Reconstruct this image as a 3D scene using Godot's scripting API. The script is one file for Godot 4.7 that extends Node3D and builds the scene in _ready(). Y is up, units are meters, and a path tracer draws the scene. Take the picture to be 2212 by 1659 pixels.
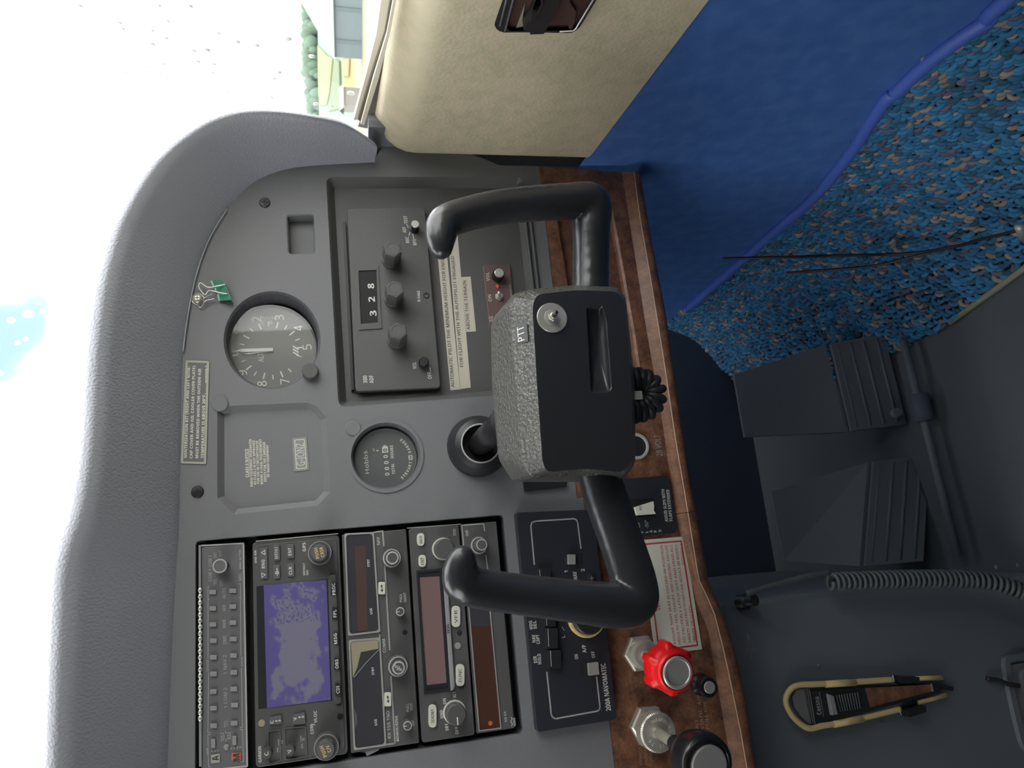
extends Node3D
# Cabin frame: x right along the instrument panel, y up, z out of the panel towards the seats.
# Lengths inside the builders are millimetres from the top corner of the radio stack; commits turn them into metres.

const F := 1580.0                       # focal length in photo pixels
const EYE := Vector3(131.0, -74.36, 601.5)
const RIGHT := Vector3(-0.0948, -0.9740, 0.2057)
const UPV := Vector3(0.9697, -0.0435, 0.2405)
const BACK := Vector3(-0.2253, 0.2222, 0.9486)
const XW := 485.0                       # inner face of the cabin side wall
const FLAT := 4294967295

var M := {}
var used := {}
var font: Font
var font_b: Font
var cap := {}
var tex_count := 0

# ---------- photo pixel -> direction -> point on a plane the thing touches ----------
func ray(p: Vector2) -> Vector3:
	return (RIGHT * ((p.x - 1106.0) / F) - UPV * ((p.y - 829.5) / F) - BACK).normalized()
func pp(p: Vector2, z: float = 0.0) -> Vector3:
	var d := ray(p)
	return EYE + d * ((z - EYE.z) / d.z)
func px(p: Vector2, x: float) -> Vector3:
	var d := ray(p)
	return EYE + d * ((x - EYE.x) / d.x)
func py(p: Vector2, y: float) -> Vector3:
	var d := ray(p)
	return EYE + d * ((y - EYE.y) / d.y)
func v2(x: float, y: float) -> Vector2:
	return Vector2(x, y)
func zf(x0: float, y0: float, s: float, x: float, y: float) -> Vector2:
	return Vector2(x0 + x * s, y0 + y * s)
# frames of the study crops of the photograph
func qa(x: float, y: float) -> Vector2: return zf(350, 1140, 0.31289, x, y)
func qb(x: float, y: float) -> Vector2: return zf(720, 1120, 0.32494, x, y)
func qc(x: float, y: float) -> Vector2: return zf(1050, 1000, 0.39735, x, y)
func qd(x: float, y: float) -> Vector2: return zf(350, 560, 0.34965, x, y)
func qe(x: float, y: float) -> Vector2: return zf(680, 350, 0.33149, x, y)
func qf(x: float, y: float) -> Vector2: return zf(900, 360, 0.38585, x, y)
func qg(x: float, y: float) -> Vector2: return zf(1400, 1100, 0.36709, x, y)
func qm(x: float, y: float) -> Vector2: return zf(660, 830, 0.22604, x, y)
func qn(x: float, y: float) -> Vector2: return zf(1540, 560, 0.44592, x, y)
func qo(x: float, y: float) -> Vector2: return zf(2000, 1200, 0.27676, x, y)
func qq(x: float, y: float) -> Vector2: return zf(1660, 1420, 0.18987, x, y)
func qs(x: float, y: float) -> Vector2: return zf(1120, 350, 0.21097, x, y)
func qt(x: float, y: float) -> Vector2: return zf(1350, 780, 0.26515, x, y)
func qu(x: float, y: float) -> Vector2: return zf(1280, 1350, 0.18624, x, y)
func qaa(x: float, y: float) -> Vector2: return zf(540, 1150, 0.10247, x, y)
func qab(x: float, y: float) -> Vector2: return zf(540, 1500, 0.1085, x, y)
func qac(x: float, y: float) -> Vector2: return zf(420, 1540, 0.07172, x, y)
func qad(x: float, y: float) -> Vector2: return zf(1050, 0, 0.12206, x, y)
func qae(x: float, y: float) -> Vector2: return zf(400, 590, 0.05425, x, y)
func qaf(x: float, y: float) -> Vector2: return zf(1080, 620, 0.08439, x, y)
func qag(x: float, y: float) -> Vector2: return zf(640, 0, 0.18077, x, y)
func xy(p: Vector3) -> Vector2:
	return Vector2(p.x, p.y)

# ---------- mesh collecting ----------
class MB:
	var st := SurfaceTool.new()
	var n := 0
	var uv := false
	func _init():
		st.begin(Mesh.PRIMITIVE_TRIANGLES)
	func sg(g: int):
		st.set_smooth_group(g)
	func tri(a: Vector3, b: Vector3, c: Vector3):
		st.add_vertex(a); st.add_vertex(c); st.add_vertex(b); n += 1
	func quad(a: Vector3, b: Vector3, c: Vector3, d: Vector3):
		tri(a, b, c); tri(a, c, d)
	func quad_uv(a: Vector3, b: Vector3, c: Vector3, d: Vector3):
		var t := [Vector2(0, 1), Vector2(1, 1), Vector2(1, 0), Vector2(0, 0)]
		var p := [a, b, c, d]
		uv = true
		for i in [0, 2, 1, 0, 3, 2]:
			st.set_uv(t[i]); st.add_vertex(p[i])
		n += 2
	func loop_strip(A: PackedVector3Array, B: PackedVector3Array, closed := true):
		var k := A.size()
		for i in (k if closed else k - 1):
			var j := (i + 1) % k
			quad(A[i], A[j], B[j], B[i])
	func fan(c: Vector3, A: PackedVector3Array):
		for i in A.size():
			tri(c, A[i], A[(i + 1) % A.size()])

func mb() -> MB:
	return MB.new()

func obj(called: String, b: MB, m: Material, parent: Node3D = null, kind: String = "") -> MeshInstance3D:
	var par: Node3D = parent if parent else self
	var org := Vector3.ZERO
	var q: Node = par
	while q != self:
		org += (q as Node3D).position
		q = q.get_parent()
	b.st.generate_normals()
	if b.uv:
		b.st.generate_tangents()
	var src := b.st.commit_to_arrays()
	var vs: PackedVector3Array = src[Mesh.ARRAY_VERTEX]
	for i in vs.size():
		vs[i] = vs[i] * 0.001 - org
	src[Mesh.ARRAY_VERTEX] = vs
	var am := ArrayMesh.new()
	am.add_surface_from_arrays(Mesh.PRIMITIVE_TRIANGLES, src)
	var o := MeshInstance3D.new()
	o.mesh = am
	o.material_override = m
	o.name = numbered(called) if par == self else called
	par.add_child(o, true)
	if kind: o.set_meta("kind", kind)
	return o
func numbered(c: String) -> String:
	if not used.has(c):
		used[c] = 0
		return c
	used[c] += 1
	return "%s_%03d" % [c, used[c]]
func thing(called: String, label: String, category: String, at: Vector3, group: String = "") -> Node3D:
	var o := Node3D.new()
	o.name = numbered(called)
	add_child(o)
	o.position = at * 0.001
	o.set_meta("label", label); o.set_meta("category", category)
	if group: o.set_meta("group", group)
	return o
func tag(o: Node3D, label: String, category: String, group: String = "", kind: String = "") -> void:
	o.set_meta("label", label); o.set_meta("category", category)
	if group: o.set_meta("group", group)
	if kind: o.set_meta("kind", kind)
func struct_node(called: String, label: String, category: String, at := Vector3.ZERO) -> Node3D:
	var o := thing(called, label, category, at)
	o.set_meta("kind", "structure")
	return o

# ---------- outlines ----------
func rrect(cx: float, cy: float, w: float, h: float, r: float, seg: int = 4) -> PackedVector2Array:
	var out := PackedVector2Array()
	r = min(r, min(w, h) * 0.499)
	var cs := [Vector2(w / 2 - r, h / 2 - r), Vector2(-w / 2 + r, h / 2 - r), Vector2(-w / 2 + r, -h / 2 + r), Vector2(w / 2 - r, -h / 2 + r)]
	for k in 4:
		for i in seg + 1:
			var a := PI / 2 * (k + float(i) / seg)
			out.append(Vector2(cx, cy) + cs[k] + Vector2(cos(a), sin(a)) * r)
	return out
func circ(cx: float, cy: float, r: float, seg: int = 32, turn: float = 0.0) -> PackedVector2Array:
	var out := PackedVector2Array()
	for i in seg:
		var a := TAU * i / seg + turn
		out.append(Vector2(cx + cos(a) * r, cy + sin(a) * r))
	return out
func inset(p: PackedVector2Array, d: float) -> PackedVector2Array:
	# moves every side of a counter-clockwise outline inwards by d
	var out := PackedVector2Array()
	var k := p.size()
	for i in k:
		var a := (p[i] - p[(i + k - 1) % k]).normalized()
		var b := (p[(i + 1) % k] - p[i]).normalized()
		var na := Vector2(-a.y, a.x)
		var nb := Vector2(-b.y, b.x)
		var m := na + nb
		var l := m.length_squared()
		out.append(p[i] + (m * (2.0 * d / l) if l > 0.3 else na * d))
	return out
func ccw(p: PackedVector2Array) -> PackedVector2Array:
	if Geometry2D.is_polygon_clockwise(p):
		# Godot calls a loop clockwise in its y-down 2D sense
		return p
	var r := p.duplicate()
	r.reverse()
	return r
func area2(p: PackedVector2Array) -> float:
	var s := 0.0
	for i in p.size():
		s += p[i].cross(p[(i + 1) % p.size()])
	return s
func fix(p: PackedVector2Array) -> PackedVector2Array:
	if area2(p) < 0:
		var r := p.duplicate()
		r.reverse()
		return r
	return p
func at_z(p: PackedVector2Array, z: float) -> PackedVector3Array:
	var o := PackedVector3Array()
	for q in p: o.append(Vector3(q.x, q.y, z))
	return o
func face(b: MB, p: PackedVector2Array, z: float, flip := false) -> void:
	face_loops(b, [p], z, flip)
# fills outlines (even-odd, so holes stay open) with trapezoids between the x of successive corners
func trapezoids(loops: Array) -> Array:
	var xs := PackedFloat64Array()
	var ed := []
	for l in loops:
		var k: int = l.size()
		for i in k:
			var p: Vector2 = l[i]
			var q: Vector2 = l[(i + 1) % k]
			xs.append(p.x)
			if abs(p.x - q.x) > 1e-5:
				ed.append([p, q] if p.x < q.x else [q, p])
	xs.sort()
	var out := []
	for i in xs.size() - 1:
		var x0 := xs[i]
		var x1 := xs[i + 1]
		if x1 - x0 < 1e-4: continue
		var xm := (x0 + x1) * 0.5
		var hit := []
		for w in ed:
			if w[0].x < xm and w[1].x > xm:
				var m: float = (w[1].y - w[0].y) / (w[1].x - w[0].x)
				hit.append([w[0].y + m * (xm - w[0].x), w[0].y + m * (x0 - w[0].x), w[0].y + m * (x1 - w[0].x)])
		hit.sort_custom(func(u, v): return u[0] < v[0])
		for j in range(0, hit.size() - 1, 2):
			out.append([Vector2(x0, hit[j][1]), Vector2(x1, hit[j][2]), Vector2(x1, hit[j + 1][2]), Vector2(x0, hit[j + 1][1])])
	return out
func face_loops(b: MB, loops: Array, z: float, flip := false) -> void:
	for t in trapezoids(loops):
		var q := []
		for w in t: q.append(Vector3(w.x, w.y, z))
		if flip: b.quad(q[3], q[2], q[1], q[0])
		else: b.quad(q[0], q[1], q[2], q[3])
# a flat plate in the panel plane with rounded front edges, optionally with holes that are walled to depth
func slab(b: MB, p0: PackedVector2Array, z0: float, z1: float, bev: float = 0.6, back := false) -> void:
	var p := fix(p0)
	var q := inset(p, bev)
	b.sg(FLAT)
	b.loop_strip(at_z(p, z0), at_z(p, z1 - bev))
	if bev > 0:
		var mid := inset(p, bev * 0.3)
		b.loop_strip(at_z(p, z1 - bev), at_z(mid, z1 - bev * 0.3))
		b.loop_strip(at_z(mid, z1 - bev * 0.3), at_z(q, z1))
	face(b, q, z1)
	if back: face(b, p, z0, true)
func plate_holes(b: MB, p0: PackedVector2Array, holes: Array, z0: float, z1: float, bev: float = 0.8) -> void:
	var p := fix(p0)
	var q := inset(p, bev)
	b.sg(FLAT)
	b.loop_strip(at_z(p, z0), at_z(p, z1 - bev))
	b.loop_strip(at_z(p, z1 - bev), at_z(q, z1))
	var hs := []
	for h in holes: hs.append(fix(h))
	face_loops(b, [q] + hs, z1)
func well(b: MB, h0: PackedVector2Array, z1: float, z2: float, bev: float = 1.0, slope: float = 0.0, floor_too := true) -> void:
	# the walls (and floor) of a recess whose mouth is outline h0
	var h := fix(h0)
	var a := inset(h, bev)
	var c := inset(h, bev + slope)
	b.sg(FLAT)
	b.loop_strip(at_z(h, z1), at_z(a, z1 - bev))
	b.loop_strip(at_z(a, z1 - bev), at_z(c, z2))
	if floor_too: face(b, c, z2)
func ring2(b: MB, o0: PackedVector2Array, i0: PackedVector2Array, z0: float, z1: float) -> void:
	# a flat band between two outlines with the same count of points, standing z0..z1
	var o := fix(o0)
	var i := fix(i0)
	b.sg(FLAT)
	b.loop_strip(at_z(o, z0), at_z(o, z1))
	b.loop_strip(at_z(o, z1), at_z(i, z1))
	b.loop_strip(at_z(i, z1), at_z(i, z0))
# lathe along direction n from o: profile rows (radius, height)
func lathe(b: MB, o: Vector3, n: Vector3, prof: Array, seg: int = 28, smooth := false, cap_end := true) -> void:
	n = n.normalized()
	var u := n.cross(Vector3(0, 1, 0))
	if u.length() < 0.1: u = n.cross(Vector3(1, 0, 0))
	u = u.normalized()
	var v := n.cross(u).normalized()
	u = v.cross(n).normalized()
	var prev := PackedVector3Array()
	var g := 1
	for k in prof.size():
		var r: float = prof[k][0]
		var cur := PackedVector3Array()
		for i in seg:
			var a := TAU * i / seg
			cur.append(o + n * prof[k][1] + (u * cos(a) + v * sin(a)) * r)
		if k > 0:
			b.sg(0 if smooth else g + k)
			b.loop_strip(prev, cur)
		prev = cur
	if cap_end:
		b.sg(FLAT)
		b.fan(o + n * prof[prof.size() - 1][1], prev)
# fluted / polygonal knob: radius as function of angle through counts
func knob(b: MB, o: Vector3, n: Vector3, sides: int, r: float, h: float, top_r: float, dent: float = 0.0, turn: float = 0.0) -> void:
	n = n.normalized()
	var u := Vector3(0, 1, 0).cross(n)
	if u.length() < 0.1: u = Vector3(1, 0, 0)
	u = u.normalized()
	var v := n.cross(u).normalized()
	var rows := [[1.0, 0.0], [1.0, h * 0.88], [top_r / r, h]]
	var k := sides * (2 if dent > 0 else 1)
	var prev := PackedVector3Array()
	for w in rows.size():
		var cur := PackedVector3Array()
		for i in k:
			var a := TAU * i / k + turn
			var rr := r * (1.0 - (dent if (i % 2 == 1) else 0.0)) * float(rows[w][0])
			cur.append(o + n * float(rows[w][1]) + (u * cos(a) + v * sin(a)) * rr)
		if w > 0:
			b.sg(FLAT)
			b.loop_strip(prev, cur)
		prev = cur
	b.fan(o + n * h, prev)
func tube(b: MB, path: PackedVector3Array, rad, seg: int = 10, caps := true) -> void:
	var k := path.size()
	var prev := PackedVector3Array()
	var t0 := (path[1] - path[0]).normalized()
	var u := t0.cross(Vector3(0.31, 0.87, 0.38)).normalized()
	var first := PackedVector3Array()
	b.sg(0)
	for i in k:
		var t := (path[min(i + 1, k - 1)] - path[max(i - 1, 0)]).normalized()
		u = (u - t * u.dot(t)).normalized()
		var v := t.cross(u)
		var r: float = rad[i] if rad is Array or rad is PackedFloat32Array else rad
		var cur := PackedVector3Array()
		for j in seg:
			var a := TAU * j / seg
			cur.append(path[i] + (u * cos(a) + v * sin(a)) * r)
		if i == 0: first = cur
		else: b.loop_strip(prev, cur)
		prev = cur
	if caps:
		var rf := first.duplicate()
		rf.reverse()
		b.fan(path[0], rf)
		b.fan(path[k - 1], prev)
func smooth_path(pts: Array, per: int = 6) -> PackedVector3Array:
	var out := PackedVector3Array()
	var k := pts.size()
	for i in k - 1:
		var p0: Vector3 = pts[max(i - 1, 0)]
		var p1: Vector3 = pts[i]
		var p2: Vector3 = pts[i + 1]
		var p3: Vector3 = pts[min(i + 2, k - 1)]
		for j in per:
			out.append(p1.cubic_interpolate(p2, p0, p3, float(j) / per))
	out.append(pts[k - 1])
	return out
func ball(b: MB, c: Vector3, r: Vector3, seg: int = 10, rings: int = 6) -> void:
	b.sg(0)
	for i in rings:
		var a0 := PI * i / rings - PI / 2
		var a1 := PI * (i + 1) / rings - PI / 2
		for j in seg:
			var t0 := TAU * j / seg
			var t1 := TAU * (j + 1) / seg
			var q := [Vector3(cos(a0) * cos(t0), sin(a0), cos(a0) * sin(t0)), Vector3(cos(a0) * cos(t1), sin(a0), cos(a0) * sin(t1)), Vector3(cos(a1) * cos(t1), sin(a1), cos(a1) * sin(t1)), Vector3(cos(a1) * cos(t0), sin(a1), cos(a1) * sin(t0))]
			if i > 0: b.tri(c + q[0] * r, c + q[2] * r, c + q[1] * r)
			if i < rings - 1: b.tri(c + q[0] * r, c + q[3] * r, c + q[2] * r)
func box(b: MB, a: Vector3, c: Vector3) -> void:
	b.sg(FLAT)
	var lo := a.min(c)
	var hi := a.max(c)
	var p := func(i: int) -> Vector3: return Vector3(hi.x if i & 1 else lo.x, hi.y if i & 2 else lo.y, hi.z if i & 4 else lo.z)
	for f in [[4, 5, 7, 6], [1, 0, 2, 3], [0, 4, 6, 2], [5, 1, 3, 7], [6, 7, 3, 2], [0, 1, 5, 4]]:
		b.quad(p.call(f[0]), p.call(f[1]), p.call(f[2]), p.call(f[3]))
# prism: outline given as 3D loop, extruded by vector e
func prism(b: MB, loop: PackedVector3Array, e: Vector3, back := true) -> void:
	b.sg(FLAT)
	var top := PackedVector3Array()
	for q in loop: top.append(q + e)
	var c := Vector3.ZERO
	for q in loop: c += q
	c /= loop.size()
	var nn := (loop[1] - loop[0]).cross(loop[2] - loop[1])
	if nn.dot(e) < 0:
		loop.reverse()
		top.reverse()
	b.loop_strip(loop, top)
	b.fan(c + e, top)
	if back:
		var r := loop.duplicate()
		r.reverse()
		b.fan(c, r)
# a thin line of paint or trim along pixel points on plane z
func line_px(b: MB, pts: Array, z: float, w: float, h: float = 0.12) -> void:
	for i in pts.size() - 1:
		var a := pp(pts[i], z)
		var c := pp(pts[i + 1], z)
		var t := (c - a).normalized()
		var s := Vector3(-t.y, t.x, 0) * w * 0.5
		var e := Vector3(0, 0, h)
		var a2 := a - t * w * 0.3
		var c2 := c + t * w * 0.3
		prism(b, PackedVector3Array([a2 - s, c2 - s, c2 + s, a2 + s]), e, false)
func quad_px(b: MB, pts: Array, z: float, h: float = 0.2) -> void:
	var l := PackedVector3Array()
	for q in pts: l.append(pp(q, z))
	prism(b, l, Vector3(0, 0, h), false)
func poly_px(pts: Array, z: float = 0.0) -> PackedVector2Array:
	var o := PackedVector2Array()
	for q in pts: o.append(xy(pp(q, z)))
	return fix(o)
# ---------- lettering ----------
func text_mesh(s: String, bold: bool) -> Array:
	var t := TextMesh.new()
	t.font = font_b if bold else font
	t.font_size = 48
	t.pixel_size = 0.01
	t.depth = 0.0
	t.curve_step = 2.0
	t.text = s
	return t.get_mesh_arrays()
func bounds(vs: PackedVector3Array) -> AABB:
	var a := AABB(vs[0], Vector3.ZERO)
	for q in vs: a = a.expand(q)
	return a
func text3(b: MB, s: String, a: Vector3, c: Vector3, h: float, nrm: Vector3, bold := true, lift: float = 0.12) -> void:
	var ar := text_mesh(s, bold)
	if ar.is_empty() or ar[Mesh.ARRAY_VERTEX] == null: return
	var vs: PackedVector3Array = ar[Mesh.ARRAY_VERTEX]
	if vs.is_empty(): return
	if not cap.has(bold):
		cap[bold] = bounds(text_mesh("H", bold)[Mesh.ARRAY_VERTEX])
	var bb := bounds(vs)
	var cb: AABB = cap[bold]
	var d := c - a
	var ux := d / bb.size.x
	var uy := nrm.cross(d).normalized() * (h / cb.size.y)
	var o := a + nrm * lift - ux * bb.position.x - uy * cb.position.y
	var ix = ar[Mesh.ARRAY_INDEX]
	var zmax := bb.position.z + bb.size.z
	b.sg(FLAT)
	var cnt: int = ix.size() if ix != null else vs.size()
	for i in range(0, cnt, 3):
		var q := []
		for k in 3:
			var w: Vector3 = vs[ix[i + k]] if ix != null else vs[i + k]
			if bb.size.z > 1e-5 and w.z < zmax - 1e-5: break
			q.append(o + ux * w.x + uy * w.y)
		if q.size() == 3: b.tri(q[0], q[2], q[1])
# pixel lettering: start and end of the base line, capital height in pixels
func text(b: MB, s: String, p: Vector2, q: Vector2, hpx: float, z: float, bold := true) -> void:
	var a := pp(p, z)
	var h := (pp(p - Vector2(hpx, 0), z) - a).length()
	text3(b, s, a, pp(q, z), h, Vector3(0, 0, 1), bold)
# centred lettering in millimetres
func text_c(b: MB, s: String, c: Vector3, w: float, h: float, bold := true, ang: float = 0.0) -> void:
	var d := Vector3(cos(ang), sin(ang), 0)
	var u := Vector3(-sin(ang), cos(ang), 0)
	text3(b, s, c - d * w / 2 - u * h / 2, c + d * w / 2 - u * h / 2, h, Vector3(0, 0, 1), bold)

# ---------- materials ----------
func mat(key: String, c: Color, rough: float = 0.6, metal: float = 0.0, spec: float = 0.5) -> StandardMaterial3D:
	var m := StandardMaterial3D.new()
	m.albedo_color = c
	m.roughness = rough
	m.metallic = metal
	m.metallic_specular = spec
	m.resource_name = key
	M[key] = m
	return m
func rgb(r: float, g: float, b: float) -> Color:
	return Color(r / 255.0, g / 255.0, b / 255.0)
func noise_img(size: int, seed_: int, freq: float, type: int = FastNoiseLite.TYPE_SIMPLEX_SMOOTH, oct: int = 4) -> Image:
	var n := FastNoiseLite.new()
	n.seed = seed_
	n.frequency = freq
	n.noise_type = type
	n.fractal_octaves = oct
	return n.get_seamless_image(size, size)
func ramp_img(im: Image, stops: Array) -> ImageTexture:
	var w := im.get_width()
	var h := im.get_height()
	var o := Image.create(w, h, false, Image.FORMAT_RGB8)
	for y in h:
		for x in w:
			var t := im.get_pixel(x, y).r
			var c: Color = stops[0][1]
			for k in stops.size() - 1:
				if t >= stops[k][0]:
					var f: float = clamp((t - stops[k][0]) / (stops[k + 1][0] - stops[k][0]), 0.0, 1.0)
					c = (stops[k][1] as Color).lerp(stops[k + 1][1], f)
			o.set_pixel(x, y, c)
	return ImageTexture.create_from_image(o)
func bump_tex(im: Image, s: float) -> ImageTexture:
	var o := im.duplicate()
	o.convert(Image.FORMAT_RGBA8)
	o.bump_map_to_normal_map(s)
	return ImageTexture.create_from_image(o)
func tri_map(m: StandardMaterial3D, scale_: float) -> void:
	m.uv1_triplanar = true
	m.uv1_world_triplanar = true
	m.uv1_scale = Vector3.ONE * scale_

# ---------- smooth solid from tapered capsules (surface nets) ----------
func capsules(b: MB, caps: Array, k: float, cell: float) -> void:
	var lo := Vector3.INF
	var hi := -Vector3.INF
	for c in caps:
		for i in 2:
			var r: float = c[2 + i] + 2.0 * cell + k * 0.5
			lo = lo.min((c[i] as Vector3) - Vector3.ONE * r)
			hi = hi.max((c[i] as Vector3) + Vector3.ONE * r)
	var n := Vector3i(((hi - lo) / cell).ceil()) + Vector3i.ONE
	var f := PackedFloat32Array()
	f.resize(n.x * n.y * n.z)
	f.fill(99.0)
	var A := PackedVector3Array()
	var D := PackedVector3Array()
	var L := PackedFloat32Array()
	var r0 := PackedFloat32Array()
	var dr := PackedFloat32Array()
	for c in caps:
		A.append(c[0]); D.append(c[1] - c[0]); L.append(max(1e-6, (c[1] - c[0]).length_squared())); r0.append(c[2]); dr.append(c[3] - c[2])
	var kk := caps.size()
	for z in n.z:
		for y in n.y:
			for x in n.x:
				var p := lo + Vector3(x, y, z) * cell
				var d := 99.0
				for i in kk:
					var w := p - A[i]
					var t: float = clamp(w.dot(D[i]) / L[i], 0.0, 1.0)
					var e := (w - D[i] * t).length() - r0[i] - dr[i] * t
					var h: float = clamp(0.5 + 0.5 * (d - e) / k, 0.0, 1.0)
					d = lerp(d, e, h) - k * h * (1.0 - h)
				f[x + n.x * (y + n.y * z)] = d
	var id := {}
	var V := PackedVector3Array()
	var off := [0, 1, n.x, n.x + 1, n.x * n.y, n.x * n.y + 1, n.x * n.y + n.x, n.x * n.y + n.x + 1]
	var edges := [[0, 1], [2, 3], [4, 5], [6, 7], [0, 2], [1, 3], [4, 6], [5, 7], [0, 4], [1, 5], [2, 6], [3, 7]]
	for z in n.z - 1:
		for y in n.y - 1:
			for x in n.x - 1:
				var base := x + n.x * (y + n.y * z)
				var s := 0
				for i in 8:
					if f[base + off[i]] < 0: s += 1
				if s == 0 or s == 8: continue
				var acc := Vector3.ZERO
				var cnt := 0
				for e in edges:
					var a := f[base + off[e[0]]]
					var c := f[base + off[e[1]]]
					if (a < 0) != (c < 0):
						var t := a / (a - c)
						var pa := Vector3(e[0] & 1, (e[0] >> 1) & 1, (e[0] >> 2) & 1)
						var pb := Vector3(e[1] & 1, (e[1] >> 1) & 1, (e[1] >> 2) & 1)
						acc += pa.lerp(pb, t)
						cnt += 1
				id[base] = V.size()
				V.append(lo + (Vector3(x, y, z) + acc / cnt) * cell)
	b.sg(0)
	var st := [1, n.x, n.x * n.y]
	for z in range(1, n.z - 1):
		for y in range(1, n.y - 1):
			for x in range(1, n.x - 1):
				var base := x + n.x * (y + n.y * z)
				var a := f[base]
				for ax in 3:
					var c := f[base + st[ax]]
					if (a < 0) == (c < 0): continue
					var s1: int = st[(ax + 1) % 3]
					var s2: int = st[(ax + 2) % 3]
					var q := [id[base - s1 - s2], id[base - s2], id[base], id[base - s1]]
					if a < 0: b.quad(V[q[0]], V[q[1]], V[q[2]], V[q[3]])
					else: b.quad(V[q[3]], V[q[2]], V[q[1]], V[q[0]])

func _ready() -> void:
	# --- camera ---
	var cam := Camera3D.new()
	cam.name = "camera"
	add_child(cam)
	cam.transform = Transform3D(Basis(RIGHT, UPV, BACK).orthonormalized(), EYE * 0.001)
	cam.fov = rad_to_deg(2.0 * atan(829.5 / F))
	cam.near = 0.02
	cam.far = 4000.0
	cam.current = true
	var att := CameraAttributesPhysical.new()
	att.frustum_focal_length = 22.9
	att.frustum_focus_distance = 0.55
	att.exposure_aperture = 20.0
	cam.attributes = att
	# --- sky, exposure ---
	var we := WorldEnvironment.new()
	we.name = "world_environment"
	var env := Environment.new()
	env.background_mode = Environment.BG_SKY
	var sky := Sky.new()
	var sm := PanoramaSkyMaterial.new()
	sm.panorama = cloud_sky()
	sm.energy_multiplier = 1.0
	sky.sky_material = sm
	env.sky = sky
	env.tonemap_mode = Environment.TONE_MAPPER_LINEAR
	env.tonemap_exposure = 2.1
	env.sdfgi_enabled = true
	env.ssao_enabled = true
	env.ssil_enabled = true
	we.environment = env
	add_child(we)

	var sf := SystemFont.new()
	sf.font_names = PackedStringArray(["Droid Sans"])
	font = sf
	var sb := SystemFont.new()
	sb.font_names = PackedStringArray(["Droid Sans"])
	sb.font_weight = 700
	font_b = sb
	make_materials()
	# --- large structure ---
	outside()
	cabin_shell()
	windscreen()
	side_wall()
	glareshield()
	instrument_panel()
	wood_panel()
	pedestal()
	footwell()
	# --- things on the panel ---
	audio_panel()
	gps_unit()
	nav_com()
	transponder()
	dme_unit()
	autopilot()
	altimeter()
	hour_meter()
	adf_unit()
	intercom()
	placards()
	flap_switch()
	warning_placard()
	engine_controls()
	yoke()
	microphone()
	binder_clip()
	cables()
	door_latch()
	raindrops()

func cloud_sky() -> ImageTexture:
	# overcast with a few blue gaps; values are radiances
	var w := 768
	var h := 384
	var n1 := FastNoiseLite.new()
	n1.seed = 11
	n1.frequency = 1.15
	n1.fractal_octaves = 5
	var n2 := FastNoiseLite.new()
	n2.seed = 5
	n2.frequency = 2.6
	n2.fractal_octaves = 4
	var im := Image.create(w, h, false, Image.FORMAT_RGBAF)
	for y in h:
		var el := PI * (0.5 - (y + 0.5) / h)
		for x in w:
			var az := TAU * (x + 0.5) / w
			var d := Vector3(cos(el) * sin(az), sin(el), -cos(el) * cos(az))
			var q := d * 1.6 + SKY_OFF
			var a := n1.get_noise_3dv(q)
			var c := n2.get_noise_3dv(q)
			var lum := 3.0 + 0.9 * c
			var cloud := Color(lum * 1.0, lum * 1.0, lum * 0.985)
			var gap: float = smoothstep(0.22, 0.44, a + 0.12 * c)
			var col := cloud.lerp(Color(0.19, 0.35, 0.52), gap * 0.96)
			im.set_pixel(x, y, col)
	return ImageTexture.create_from_image(im)
const SKY_OFF := Vector3(0.279301, -10.06082, 22.97059)

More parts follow.
